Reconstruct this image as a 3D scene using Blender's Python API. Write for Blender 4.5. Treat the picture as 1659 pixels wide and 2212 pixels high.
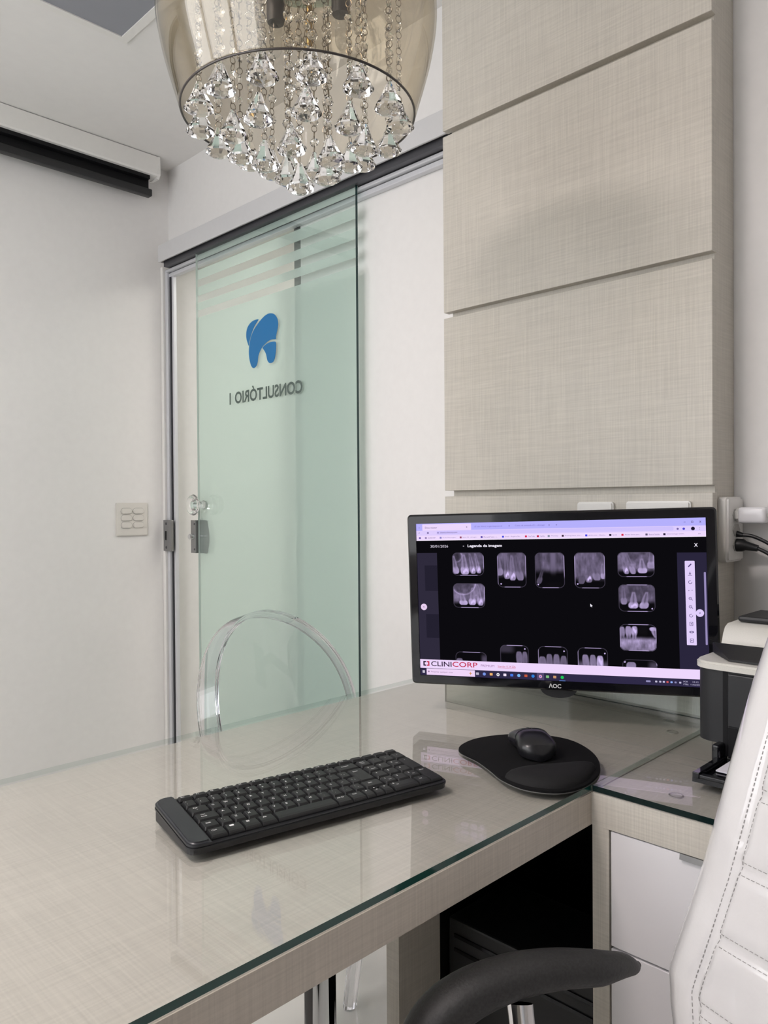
import bpy, bmesh, math, random
import numpy as np
from mathutils import Vector, Matrix
random.seed(7); np.random.seed(7)
for o in list(bpy.data.objects): bpy.data.objects.remove(o)
S = bpy.context.scene
C = S.collection
PI = math.pi
R = math.radians

# ------------------------------------------------------------------ camera
cam = bpy.data.cameras.new('camera'); cam.sensor_fit = 'HORIZONTAL'; cam.sensor_width = 36.0
cam.lens = 36.0 * 1660.0 / 1659.0; cam.clip_start = 0.02; cam.clip_end = 200
camo = bpy.data.objects.new('camera', cam); C.objects.link(camo)
AZ, PT, RL = R(44.8), R(0.62), R(0.40)
f0 = Vector((math.cos(AZ), math.sin(AZ), 0)); r0 = Vector((math.sin(AZ), -math.cos(AZ), 0)); u0 = Vector((0, 0, 1))
fw = f0 * math.cos(PT) - u0 * math.sin(PT); p0 = u0 * math.cos(PT) + f0 * math.sin(PT)
upv = p0 * math.cos(RL) + r0 * math.sin(RL); rtv = r0 * math.cos(RL) - p0 * math.sin(RL)
m3 = Matrix((rtv, upv, -fw)).transposed()
camo.matrix_world = Matrix.Translation((0, 0, 1.16)) @ m3.to_4x4()
S.camera = camo

# ------------------------------------------------------------------ world, daylight, exposure
W = bpy.data.worlds.new('sky'); S.world = W; W.use_nodes = True
bg = W.node_tree.nodes['Background']; bg.inputs['Color'].default_value = (0.98, 0.98, 1.0, 1); bg.inputs['Strength'].default_value = 4.0
S.view_settings.view_transform = 'Standard'; S.view_settings.look = 'None'
S.view_settings.exposure = 0.0; S.view_settings.gamma = 1.0; S.view_settings.use_curve_mapping = False
S.cycles.max_bounces = 10; S.cycles.diffuse_bounces = 4; S.cycles.glossy_bounces = 4
S.cycles.transmission_bounces = 9; S.cycles.transparent_max_bounces = 18; S.cycles.caustics_reflective = False
WIN = (0.15, 2.35, 0.85, 2.40)            # window opening in the back wall: y0, y1, z0, z1
pl = bpy.data.lights.new('window_portal', 'AREA'); pl.shape = 'RECTANGLE'
pl.size = WIN[1] - WIN[0]; pl.size_y = WIN[3] - WIN[2]; pl.cycles.is_portal = True
po = bpy.data.objects.new('window_portal', pl); C.objects.link(po)
po.matrix_world = Matrix.Translation((-0.97, (WIN[0] + WIN[1]) / 2, (WIN[2] + WIN[3]) / 2)) @ Matrix(((0, 0, -1), (-1, 0, 0), (0, 1, 0))).to_4x4()

# ------------------------------------------------------------------ helpers
def lin(c):
    return tuple((x / 12.92 if x <= 0.04045 else ((x + 0.055) / 1.055) ** 2.4) for x in (v / 255.0 for v in c))
MATS = {}
def mat(name, col, rough=0.5, metal=0.0, spec=0.5, trans=0.0, ior=1.5, coat=0.0, sheen=0.0):
    m = bpy.data.materials.new(name); m.use_nodes = True
    b = m.node_tree.nodes['Principled BSDF']
    b.inputs['Base Color'].default_value = (*col, 1); b.inputs['Roughness'].default_value = rough
    b.inputs['Metallic'].default_value = metal; b.inputs['Specular IOR Level'].default_value = spec
    b.inputs['Transmission Weight'].default_value = trans; b.inputs['IOR'].default_value = ior
    b.inputs['Coat Weight'].default_value = coat; b.inputs['Sheen Weight'].default_value = sheen
    MATS[name] = m; return m
def noise_tint(m, scale, amount, detail=3, bump=0.0, stretch=(1, 1, 1)):
    """fine procedural variation of the base colour and, if asked, a fine relief"""
    nt = m.node_tree; N = nt.nodes; b = N['Principled BSDF']; col = tuple(b.inputs['Base Color'].default_value)
    tc = N.new('ShaderNodeTexCoord'); mp = N.new('ShaderNodeMapping'); mp.inputs['Scale'].default_value = stretch
    nz = N.new('ShaderNodeTexNoise'); nz.inputs['Scale'].default_value = scale; nz.inputs['Detail'].default_value = detail
    rp = N.new('ShaderNodeValToRGB')
    rp.color_ramp.elements[0].position = 0.3; rp.color_ramp.elements[1].position = 0.7
    rp.color_ramp.elements[0].color = (*[c * (1 - amount) for c in col[:3]], 1)
    rp.color_ramp.elements[1].color = (*[min(1, c * (1 + amount)) for c in col[:3]], 1)
    L = nt.links
    L.new(tc.outputs['Object'], mp.inputs['Vector']); L.new(mp.outputs['Vector'], nz.inputs['Vector'])
    L.new(nz.outputs['Fac'], rp.inputs['Fac']); L.new(rp.outputs['Color'], b.inputs['Base Color'])
    if bump:
        bp = N.new('ShaderNodeBump'); bp.inputs['Strength'].default_value = bump; bp.inputs['Distance'].default_value = 0.001
        L.new(nz.outputs['Fac'], bp.inputs['Height']); L.new(bp.outputs['Normal'], b.inputs['Normal'])
    return m
def linen(name, col, s1, s2, rough=0.45):
    """laminate printed with a woven linen grain: two crossed thread noises"""
    m = mat(name, col, rough); nt = m.node_tree; N = nt.nodes; L = nt.links; b = N['Principled BSDF']
    tc = N.new('ShaderNodeTexCoord'); facs = []
    for s in (s1, s2, (5, 5, 5)):
        mp = N.new('ShaderNodeMapping'); mp.inputs['Scale'].default_value = s
        nz = N.new('ShaderNodeTexNoise'); nz.inputs['Scale'].default_value = 1.0; nz.inputs['Detail'].default_value = 2.0
        L.new(tc.outputs['Object'], mp.inputs['Vector']); L.new(mp.outputs['Vector'], nz.inputs['Vector']); facs.append(nz.outputs['Fac'])
    a = N.new('ShaderNodeMath'); a.operation = 'ADD'; L.new(facs[0], a.inputs[0]); L.new(facs[1], a.inputs[1])
    a2 = N.new('ShaderNodeMath'); a2.operation = 'MULTIPLY_ADD'; a2.inputs[1].default_value = 0.35
    L.new(facs[2], a2.inputs[0]); L.new(a.outputs[0], a2.inputs[2])
    rp = N.new('ShaderNodeValToRGB'); rp.color_ramp.elements[0].position = 0.85 / 2.0; rp.color_ramp.elements[1].position = 1.5 / 2.0
    dv = N.new('ShaderNodeMath'); dv.operation = 'MULTIPLY'; dv.inputs[1].default_value = 0.5; L.new(a2.outputs[0], dv.inputs[0])
    rp.color_ramp.elements[0].color = (*[c * 0.885 for c in col], 1); rp.color_ramp.elements[1].color = (*[c * 1.085 for c in col], 1)
    L.new(dv.outputs[0], rp.inputs['Fac']); L.new(rp.outputs['Color'], b.inputs['Base Color'])
    return m
def thin_glass(name, tint, ior=1.5, rough=0.0):
    """sheet glass: each face mirrors by Fresnel and otherwise lets light straight through, tinted"""
    m = bpy.data.materials.new(name); m.use_nodes = True; nt = m.node_tree; N = nt.nodes; L = nt.links; N.clear()
    out = N.new('ShaderNodeOutputMaterial'); mx = N.new('ShaderNodeMixShader'); fr = N.new('ShaderNodeFresnel'); fr.inputs['IOR'].default_value = ior
    tr = N.new('ShaderNodeBsdfTransparent'); tr.inputs['Color'].default_value = (*tint, 1)
    gl = N.new('ShaderNodeBsdfGlossy'); gl.inputs['Roughness'].default_value = rough
    # the Fresnel node inverts the IOR on back faces; feed it the outward normal always
    ge = N.new('ShaderNodeNewGeometry'); mi = N.new('ShaderNodeMath'); mi.operation = 'MULTIPLY_ADD'
    mi.inputs[1].default_value = (1.0 / ior - ior); mi.inputs[2].default_value = ior
    L.new(ge.outputs['Backfacing'], mi.inputs[0])
    iv = N.new('ShaderNodeMath'); iv.operation = 'DIVIDE'; iv.inputs[0].default_value = 1.0
    # on back faces give 1/ior so that the node's own inversion restores ior
    L.new(mi.outputs[0], fr.inputs['IOR'])
    L.new(fr.outputs[0], mx.inputs[0]); L.new(tr.outputs[0], mx.inputs[1]); L.new(gl.outputs[0], mx.inputs[2]); L.new(mx.outputs[0], out.inputs['Surface'])
    N.remove(iv); MATS[name] = m; return m
def frosted(name, col, see=0.35):
    m = bpy.data.materials.new(name); m.use_nodes = True; nt = m.node_tree; N = nt.nodes; L = nt.links; N.clear()
    out = N.new('ShaderNodeOutputMaterial'); mx = N.new('ShaderNodeMixShader'); mx.inputs[0].default_value = see
    m2 = N.new('ShaderNodeMixShader'); m2.inputs[0].default_value = 0.5
    df = N.new('ShaderNodeBsdfDiffuse'); df.inputs['Color'].default_value = (*col, 1)
    tl = N.new('ShaderNodeBsdfTranslucent'); tl.inputs['Color'].default_value = (*col, 1)
    tr = N.new('ShaderNodeBsdfTransparent'); tr.inputs['Color'].default_value = (*[min(1, c * 1.1) for c in col], 1)
    L.new(df.outputs[0], m2.inputs[1]); L.new(tl.outputs[0], m2.inputs[2]); L.new(m2.outputs[0], mx.inputs[1]); L.new(tr.outputs[0], mx.inputs[2])
    L.new(mx.outputs[0], out.inputs['Surface']); MATS[name] = m; return m
def clear_glass(name, ior=1.5, col=(1, 1, 1)):
    m = bpy.data.materials.new(name); m.use_nodes = True; nt = m.node_tree; N = nt.nodes; N.clear()
    out = N.new('ShaderNodeOutputMaterial'); g = N.new('ShaderNodeBsdfGlass'); g.inputs['IOR'].default_value = ior
    g.inputs['Roughness'].default_value = 0.0; g.inputs['Color'].default_value = (*col, 1)
    nt.links.new(g.outputs[0], out.inputs['Surface']); MATS[name] = m; return m
def emit(srgb, k=1.0):
    name = 'lit_%d_%d_%d_%.1f' % (*srgb, k)
    if name in MATS: return MATS[name]
    m = bpy.data.materials.new(name); m.use_nodes = True; nt = m.node_tree; N = nt.nodes; N.clear()
    out = N.new('ShaderNodeOutputMaterial'); e = N.new('ShaderNodeEmission'); e.inputs['Color'].default_value = (*lin(srgb), 1); e.inputs['Strength'].default_value = k
    nt.links.new(e.outputs[0], out.inputs['Surface']); MATS[name] = m; return m

def tag(o, label=None, cat=None, group=None, kind=None):
    if label: o['label'] = label
    if cat: o['category'] = cat
    if group: o['group'] = group
    if kind: o['kind'] = kind
    return o
def thing(name, label, cat, loc=(0, 0, 0), rotz=0.0, group=None, kind=None):
    o = bpy.data.objects.new(name, None); o.empty_display_size = 0.05; C.objects.link(o)
    o.location = loc; o.rotation_euler = (0, 0, rotz); return tag(o, label, cat, group, kind)
def world_loc(o):
    v = Vector((0, 0, 0))
    while o: v = v + Vector(o.location); o = o.parent
    return v
def obj(name, bm, m, parent=None, smooth=False, local=False, mats=None):
    """link a bmesh (or a mesh) as one object; geometry is given in world space unless local"""
    if isinstance(bm, bmesh.types.BMesh):
        me = bpy.data.meshes.new(name)
        if parent is not None and not local:
            bmesh.ops.translate(bm, vec=-world_loc(parent), verts=bm.verts)
        bm.normal_update(); bm.to_mesh(me); bm.free()
    else: me = bm
    if not me.materials:
        for q in (mats or [m]): me.materials.append(q)
    if smooth:
        me.polygons.foreach_set('use_smooth', [True] * len(me.polygons))
        if smooth != 2: me.set_sharp_from_angle(angle=R(35))
    o = bpy.data.objects.new(name, me); C.objects.link(o)
    if parent is not None: o.parent = parent
    return o
def BM(): return bmesh.new()
def box(bm, x0, x1, y0, y1, z0, z1, bev=0.0, seg=2):
    r = bmesh.ops.create_cube(bm, size=1.0); vs = r['verts']
    for v in vs:
        v.co = Vector(((x0 + x1) / 2 + v.co.x * (x1 - x0), (y0 + y1) / 2 + v.co.y * (y1 - y0), (z0 + z1) / 2 + v.co.z * (z1 - z0)))
    if bev:
        es = list({e for v in vs for e in v.link_edges})
        bmesh.ops.bevel(bm, geom=es, offset=bev, segments=seg, affect='EDGES', profile=0.5)
    return bm
def bx(*a, **k): return box(BM(), *a, **k)
def lathe(bm, prof, seg=32, cx=0, cy=0, cz=0, phase=0.0, axis='Z'):
    rings = []
    for r_, z in prof:
        if abs(r_) < 1e-7: rings.append([bm.verts.new((0, 0, z))])
        else: rings.append([bm.verts.new((r_ * math.cos(phase + 2 * PI * k / seg), r_ * math.sin(phase + 2 * PI * k / seg), z)) for k in range(seg)])
    nv = [v for g in rings for v in g]
    for a, b in zip(rings, rings[1:]):
        for k in range(seg):
            k2 = (k + 1) % seg
            if len(a) == 1 and len(b) == 1: continue
            if len(a) == 1: bm.faces.new((a[0], b[k2], b[k]))
            elif len(b) == 1: bm.faces.new((a[k], a[k2], b[0]))
            else: bm.faces.new((a[k], a[k2], b[k2], b[k]))
    for v in nv:
        c = v.co.copy()
        if axis == 'X': c = Vector((c.z, c.x, c.y))
        if axis == 'Y': c = Vector((c.y, c.z, c.x))
        v.co = c + Vector((cx, cy, cz))
    return bm
def tube(bm, path, rad, seg=12, flat=1.0, closed=False, cap=True, up=None):
    P = [Vector(p) for p in path]; n = len(P); rings = []
    rads = rad if isinstance(rad, (list, tuple)) else [rad] * n
    prev = None
    for i, p in enumerate(P):
        a = P[(i - 1) % n] if (closed or i > 0) else p
        b = P[(i + 1) % n] if (closed or i < n - 1) else p
        t = (b - a).normalized()
        ref = Vector(up) if up else (prev if prev is not None else (Vector((0, 0, 1)) if abs(t.z) < 0.9 else Vector((1, 0, 0))))
        s = t.cross(ref); s = s.normalized() if s.length > 1e-6 else t.orthogonal().normalized()
        w = s.cross(t).normalized(); prev = w
        rings.append([bm.verts.new(p + (s * math.cos(2 * PI * k / seg) + w * flat * math.sin(2 * PI * k / seg)) * rads[i]) for k in range(seg)])
    pairs = list(zip(rings, rings[1:])) + ([(rings[-1], rings[0])] if closed else [])
    for a, b in pairs:
        for k in range(seg):
            k2 = (k + 1) % seg; bm.faces.new((a[k], a[k2], b[k2], b[k]))
    if cap and not closed:
        bm.faces.new(list(reversed(rings[0]))); bm.faces.new(rings[-1])
    bmesh.ops.recalc_face_normals(bm, faces=bm.faces)
    return bm
def prism(bm, pts, a0, a1, axis='Z'):
    """extrude the 2D polygon from a0 to a1 along an axis; (p, q) are the other two axes in order"""
    def mk(p, q, a): return {'Z': (p, q, a), 'X': (a, p, q), 'Y': (p, a, q)}[axis]
    lo = [bm.verts.new(mk(p, q, a0)) for p, q in pts]; hi = [bm.verts.new(mk(p, q, a1)) for p, q in pts]
    bm.faces.new(lo); bm.faces.new(list(reversed(hi))); n = len(pts)
    for i in range(n): bm.faces.new((lo[i], hi[i], hi[(i + 1) % n], lo[(i + 1) % n]))
    bmesh.ops.recalc_face_normals(bm, faces=bm.faces); return bm
def rrect(x0, x1, y0, y1, r, n=5):
    out = []
    for cx, cy, a in ((x1 - r, y1 - r, 0), (x0 + r, y1 - r, PI / 2), (x0 + r, y0 + r, PI), (x1 - r, y0 + r, 1.5 * PI)):
        for k in range(n + 1): out.append((cx + r * math.cos(a + PI / 2 * k / n), cy + r * math.sin(a + PI / 2 * k / n)))
    return out
def spline(pts, n=6, closed=True):
    P = [Vector(p) for p in pts]; N = len(P); out = []
    for i in range(N if closed else N - 1):
        g = lambda k: P[k % N] if closed else P[max(0, min(N - 1, k))]
        a, b, c, d = g(i - 1), g(i), g(i + 1), g(i + 2)
        for k in range(n):
            t = k / n
            out.append(0.5 * ((2 * b) + (c - a) * t + (2 * a - 5 * b + 4 * c - d) * t * t + (3 * b - a - 3 * c + d) * t ** 3))
    if not closed: out.append(P[-1])
    return out
def flat(bm, pts3):
    f = bm.faces.new([bm.verts.new(p) for p in pts3]); return bm
TXT = {}
def text_mesh(s, w=None, h=None, off=0.0, shear=0.0):
    """lettering as a flat mesh in XY, centred, scaled to the given width and/or cap height"""
    key = (s, w, h, off, shear)
    if key in TXT: return TXT[key]
    cu = bpy.data.curves.new('lettering', 'FONT'); cu.body = s; cu.size = 1.0; cu.offset = off; cu.resolution_u = 3; cu.shear = shear
    o = bpy.data.objects.new('lettering', cu); me = bpy.data.meshes.new_from_object(o)
    bpy.data.objects.remove(o); bpy.data.curves.remove(cu)
    n = len(me.vertices); a = np.empty(n * 3); me.vertices.foreach_get('co', a); a = a.reshape(-1, 3)
    lo, hi = a.min(0), a.max(0); a[:, :2] -= (lo[:2] + hi[:2]) / 2; sx = sy = 1.0
    if w and h: sx, sy = w / (hi[0] - lo[0]), h / (hi[1] - lo[1])
    elif w: sx = sy = w / (hi[0] - lo[0])
    elif h: sx = sy = h / (hi[1] - lo[1])
    a[:, 0] *= sx; a[:, 1] *= sy; me.vertices.foreach_set('co', a.ravel()); me.update(); TXT[key] = me; return me
def copy_tree(o, parent=None):
    c = o.copy(); C.objects.link(c); c.parent = parent
    for ch in list(o.children): copy_tree(ch, c)
    return c

# ------------------------------------------------------------------ materials
M_wall = noise_tint(mat('wall_paint', (0.80, 0.788, 0.772), 0.6, spec=0.3), 40, 0.012, bump=0.02)
M_ceil = noise_tint(mat('ceiling_paint', (0.80, 0.79, 0.772), 0.75, spec=0.2), 30, 0.01)
M_floor = noise_tint(mat('porcelain_floor', (0.78, 0.76, 0.72), 0.12), 5, 0.03)
LIN = (0.575, 0.545, 0.482)
M_linV = linen('linen_laminate_upright', LIN, (430, 430, 10), (12, 12, 430))
M_linH = linen('linen_laminate_flat', LIN, (10, 430, 430), (430, 12, 430))
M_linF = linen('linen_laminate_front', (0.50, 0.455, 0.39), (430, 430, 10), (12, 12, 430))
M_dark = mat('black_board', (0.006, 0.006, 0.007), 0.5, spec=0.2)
M_blackp = noise_tint(mat('black_plastic', (0.011, 0.0115, 0.013), 0.42), 900, 0.15)
M_blackg = mat('black_gloss', (0.005, 0.005, 0.007), 0.06, spec=0.35)
M_blackc = noise_tint(mat('black_cloth', (0.0055, 0.0055, 0.006), 0.9, spec=0.15), 1500, 0.3, bump=0.3)
M_white = noise_tint(mat('white_lacquer', (0.80, 0.79, 0.81), 0.16), 4, 0.01)
M_whitep = noise_tint(mat('white_plastic', (0.78, 0.77, 0.74), 0.3), 60, 0.01)
M_cream = noise_tint(mat('printer_white', (0.66, 0.65, 0.60), 0.4), 700, 0.03)
M_leather = noise_tint(mat('white_leatherette', (0.73, 0.72, 0.72), 0.16, coat=1.0), 45, 0.012, detail=5, bump=0.9)
M_stitch = mat('grey_thread', (0.36, 0.35, 0.345), 0.8)
M_alu = noise_tint(mat('aluminium', (0.66, 0.67, 0.70), 0.42, 0.35), 500, 0.03, stretch=(1, 1, 0.02))
M_alud = mat('dark_aluminium', (0.10, 0.10, 0.11), 0.4, 0.6)
M_steel = mat('grey_steel', (0.30, 0.30, 0.30), 0.38, 0.8)
M_chrome = mat('chrome', (0.75, 0.75, 0.77), 0.08, 1.0)
M_wire = mat('bronzed_wire', (0.22, 0.19, 0.15), 0.3, 1.0)
M_brass = mat('brass', (0.48, 0.34, 0.14), 0.3, 1.0)
M_fasc = noise_tint(mat('grey_white_enamel', (0.60, 0.60, 0.605), 0.35), 60, 0.01)
M_switch = noise_tint(mat('switch_ivory', (0.70, 0.675, 0.63), 0.32), 60, 0.01)
M_gap = mat('switch_gap', (0.36, 0.35, 0.33), 0.6)
M_diff = mat('unlit_diffuser', (0.27, 0.28, 0.31), 0.5)
M_sheet = thin_glass('sheet_glass', (0.992, 0.995, 0.992), 1.53)
M_door = thin_glass('door_glass', (0.945, 0.975, 0.962))
M_edge = mat('glass_edge_green', (0.008, 0.055, 0.045), 0.08)
M_edged = mat('glass_edge_dark', (0.010, 0.040, 0.040), 0.06)
M_edgeb = thin_glass('glass_edge_far', (0.80, 0.86, 0.84))
M_bowl = thin_glass('champagne_glass', (0.925, 0.893, 0.83), 1.75)
M_crystal = clear_glass('crystal', 1.54)
M_acryl = clear_glass('clear_acrylic', 1.46, (0.97, 0.97, 0.985))
M_acrylt = thin_glass('clear_acrylic_sheet', (0.975, 0.98, 0.985), 1.4)
M_film = frosted('frosted_film', (0.86, 0.91, 0.885), 0.42)
M_blue = mat('blue_vinyl', lin((24, 112, 170)), 0.5)
M_grey = mat('grey_vinyl', lin((84, 98, 92)), 0.6)
M_paper = mat('paper', (0.78, 0.77, 0.84), 0.7)
M_arm = noise_tint(mat('arm_polyurethane', (0.013, 0.013, 0.013), 0.55), 350, 0.45, detail=6, bump=0.4)
M_keytxt = mat('key_print', (0.86, 0.86, 0.86), 0.6)

# ------------------------------------------------------------------ the room shell
UW, VW, ZC = 1.525, 2.67, 2.44          # front (door) wall plane, left wall plane, ceiling height
UB, VR = -0.85, -1.5                     # back (window) wall, right wall
UC = 2.85                               # far side of the corridor
tag(obj('floor', bx(UB - .15, UC + .1, VR - .1, VW + .1, -0.1, 0.0), M_floor), kind='structure')
tag(obj('ceiling', bx(UB - .15, UW, VR - .1, VW + .1, ZC, ZC + 0.1), M_ceil), kind='structure')
tag(obj('wall_left', bx(UB - .15, UC + .1, VW, VW + 0.1, 0.0, ZC), M_wall), kind='structure')
tag(obj('wall_right', bx(UB - .15, UC + .1, VR - .1, VR, 0.0, ZC), M_wall), kind='structure')
OP0, OPZ = 1.872, 2.10                  # door opening: right edge and head
b = bx(UW, UW + .15, VR, OP0, 0, ZC); box(b, UW, UW + .15, OP0, VW, OPZ, ZC)
tag(obj('wall_front', b, M_wall), kind='structure')
b = bx(UB - .12, UB, VR, WIN[0], 0, ZC); box(b, UB - .12, UB, WIN[1], VW, 0, ZC)
box(b, UB - .12, UB, WIN[0], WIN[1], 0, WIN[2]); box(b, UB - .12, UB, WIN[0], WIN[1], WIN[3], ZC)
tag(obj('wall_back', b, M_wall), kind='structure')
wn = thing('window_1', None, None, (UB - .06, (WIN[0] + WIN[1]) / 2, WIN[2]), kind='structure')
b = BM()
for y in (WIN[0], WIN[1] - .05): box(b, UB - .08, UB - .04, y, y + .05, WIN[2], WIN[3])
for z in (WIN[2], WIN[3] - .05): box(b, UB - .08, UB - .04, WIN[0] + .05, WIN[1] - .05, z, z + .05)
for k in (1, 2): y = WIN[0] + (WIN[1] - WIN[0]) * k / 3; box(b, UB - .08, UB - .04, y - .03, y + .03, WIN[2] + .05, WIN[3] - .05)
obj('window_frame', b, M_whitep, wn)
M_pane = thin_glass('window_pane_glass', (1, 1, 1), 1.4)
for k in range(3):
    y = WIN[0] + (WIN[1] - WIN[0]) * k / 3; y2 = WIN[0] + (WIN[1] - WIN[0]) * (k + 1) / 3
    obj('pane', bx(UB - .063, UB - .057, y + .03, y2 - .03, WIN[2] + .05, WIN[3] - .05), M_pane, wn)
M_curt = frosted('curtain_voile', (0.82, 0.84, 0.86), 0.15)
for y0, y1, side in ((-.02, .38, 'right'), (2.15, 2.55, 'left')):
    b = BM(); n = 48; va = []
    for k in range(n + 1):
        y = y0 + (y1 - y0) * k / n; x = UB + .09 + .03 * math.sin(k * 2 * PI / 6)
        va.append((b.verts.new((x, y, .45)), b.verts.new((x, y, 2.40))))
    for p, q in zip(va, va[1:]): b.faces.new((p[0], q[0], q[1], p[1]))
    tag(obj('curtain', b, M_curt, smooth=True), 'sheer white curtain at the %s side of the daylit window behind the camera' % side, 'curtain', 'window curtains')
# the corridor beyond the glass door
tag(obj('wall_corridor', bx(UC, UC + .1, VR, VW, 0, 2.36), M_wall), kind='structure')
tag(obj('ceiling_corridor', bx(UW + .15, UC + .1, VR, VW, 2.36, 2.46), M_ceil), kind='structure')
for k, (y0, y1) in enumerate(((1.45, 2.05), (0.3, 0.9))):
    cl = thing('ceiling_light', ('lit square ceiling panel in the corridor near the door opening', 'lit square ceiling panel further along the corridor')[k], 'ceiling light', (2.3, (y0 + y1) / 2, 2.352), group='corridor ceiling panels')
    b = BM(); box(b, 2.0, 2.6, y0, y0 + .02, 2.345, 2.36); box(b, 2.0, 2.6, y1 - .02, y1, 2.345, 2.36)
    box(b, 2.0, 2.02, y0 + .02, y1 - .02, 2.345, 2.36); box(b, 2.58, 2.6, y0 + .02, y1 - .02, 2.345, 2.36)
    obj('frame', b, M_whitep, cl); obj('diffuser', bx(2.02, 2.58, y0 + .02, y1 - .02, 2.350, 2.358), emit((255, 252, 244), 10.5), cl)

# door head with sliding track, frame profiles
t1 = thing('trim_1', None, None, (1.46, 1.9, 2.07), kind='structure')
obj('fascia', bx(1.455, 1.463, 1.195, 2.628, 2.068, 2.130, bev=.002), M_fasc, t1)
obj('fascia_top', bx(1.463, UW, 1.195, 2.626, 2.122, 2.130), M_whitep, t1)
obj('fascia_end', bx(1.463, UW, 2.620, 2.626, 2.068, 2.122), M_whitep, t1)
obj('track_channel', bx(1.472, UW - .001, 1.195, 2.615, 2.052, 2.105), M_alud, t1)
obj('track_rail', bx(1.492, UW - .001, 1.195, 2.64, 2.040, 2.050, bev=.002), M_alu, t1)
obj('track_lip', bx(1.504, UW - .001, 1.195, 2.64, 2.024, 2.038, bev=.002), M_alu, t1)
t2 = thing('trim_2', None, None, (1.5, 2.64, 0), kind='structure')
obj('frame_profile', bx(1.487, UW, 2.652, VW - .001, 0.0, 2.064, bev=.002), M_whitep, t2)
obj('frame_fin', bx(1.496, UW, 2.634, 2.651, 0.0, 2.052, bev=.002), M_alu, t2)
obj('frame_channel', bx(1.505, UW, 2.627, 2.6325, 0.0, 2.05), M_alud, t2)
obj('frame_stop', bx(1.508, 1.522, 2.610, 2.623, 0.0, 2.05, bev=.0015), M_alu, t2)
sp = obj('strike_plate', bx(1.484, 1.4955, 2.603, 2.660, 0.986, 1.104, bev=.0015), M_steel, t2)
obj('latch_slot', bx(1.4825, 1.4845, 2.636, 2.644, 1.028, 1.062), M_dark, sp)
for z in (1.000, 1.090): obj('screw', lathe(BM(), [(0, -.0015), (.005, -.0012), (.0055, 0), (0, 0)], 12, 1.484, 2.638, z, axis='X'), M_alud, sp, True)
obj('end_profile', bx(UW + .002, UW + .075, OP0 + .001, OP0 + .036, 0.0, OPZ - .002, bev=.002), M_steel, t2)

# the sliding glass door
GU0, GU1, GV0, GV1, GZ = 1.478, 1.486, 1.572, 2.403, 2.062
door = thing('door_1', None, None, (1.482, 1.99, 0.02), kind='structure')
def slab_mats(b, main_axis, edge_idx=1):
    b.normal_update()
    for f in b.faces: f.material_index = 0 if abs(f.normal[main_axis]) > 0.9 else edge_idx
b = bx(GU0, GU1, GV0, GV1, 0.02, GZ); slab_mats(b, 0)
for f in b.faces:
    if f.normal.y > 0.9 : f.material_index = 2
M_edgel = mat('glass_edge_pale', (0.62, 0.71, 0.67), 0.15)
obj('glass_pane', b, None, door, mats=[M_door, M_edged, M_edgel])
FU = GU1 + .0006
for z0, z1 in ((2.030, 2.050), (1.962, 1.996), (1.905, 1.936), (1.853, 1.880), (0.02, 1.828)):
    obj('frosted_band', bx(FU, FU + .0004, GV0, GV1 - .001, z0, z1), M_film, door)
# tooth emblem, drawn in (v, z) metres
def tooth_pt(p):                        # emblem sketch units -> metres on the glass
    return (2.0985 - (p[0] - 375) / 460.0 * 0.171, 1.7615 - (p[1] - 165) / 880.0 * 0.168 - (p[0] - 375) / 460.0 * 0.012 + 0.012)
em = [[(720, 165), (780, 190), (820, 260), (835, 340), (830, 430), (815, 500), (803, 570), (800, 605), (740, 603), (690, 625), (640, 670), (605, 715), (570, 790), (550, 860), (543, 940), (525, 1005), (488, 1045), (455, 1020), (430, 940), (415, 820), (415, 720), (425, 620), (450, 500), (490, 400), (540, 320), (600, 240), (660, 185)],
      [(560, 235), (510, 232), (450, 260), (400, 330), (378, 420), (378, 520), (395, 600), (412, 655), (422, 590), (448, 480), (485, 370), (526, 290)],
      [(800, 650), (750, 640), (700, 650), (650, 680), (615, 720), (640, 770), (665, 840), (680, 930), (700, 975), (725, 990), (760, 975), (785, 920), (800, 820), (805, 730)]]
for pts in em:
    b = prism(BM(), [tooth_pt((p.x, p.y)) for p in spline([(x, y, 0) for x, y in pts], 3)], GU0 - .0009, GU0 - .0003, 'X'); bmesh.ops.triangulate(b, faces=[f for f in b.faces if len(f.verts) > 4])
    obj('tooth_emblem', b, M_blue, door)['label'] = 'blue tooth emblem'
me = text_mesh('CONSULTÓRIO 1', 0.388, 0.050, 0.027).copy()
lt = obj('lettering', me, M_grey, door)
lt.matrix_world = Matrix.Translation(Vector((GU0 - .0006, 2.004, 1.5215)) - world_loc(door)) @ Matrix(((0, 0, 1), (1, 0, 0), (0, 1, 0))).to_4x4()
lt['label'] = 'mirrored grey lettering CONSULTÓRIO 1'
# clear knob on both faces, and the lock clamped round the edge
kn = obj('knob', lathe(BM(), [(0, -.054), (.024, -.053), (.034, -.047), (.037, -.040), (.032, -.033), (.016, -.027), (.011, -.018), (.013, -.008), (.016, 0.0), (0, 0.0)], 28, GU0, 2.368, 1.160, axis='X'), M_crystal, door, True)
kn['label'] = 'clear faceted door knob'
obj('knob_rose', lathe(BM(), [(0, 0), (.015, 0), (.017, .006), (.020, .022), (.024, .034), (0, .036)], 28, GU1 + .001, 2.368, 1.160, axis='X'), M_crystal, door, True)
lk = obj('lock_case', prism(BM(), [(2.437, .988), (2.437, 1.106), (2.356, 1.106), (2.346, 1.070), (2.343, 1.045), (2.346, 1.020), (2.356, .988)], GU1 + .001, GU1 + .026, 'X'), M_steel, door)
lk2 = obj('lock_plate', bx(GU0 - .010, GU1 + .026, 2.405, 2.437, .988, 1.106, bev=.0015), M_steel, door)
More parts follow.
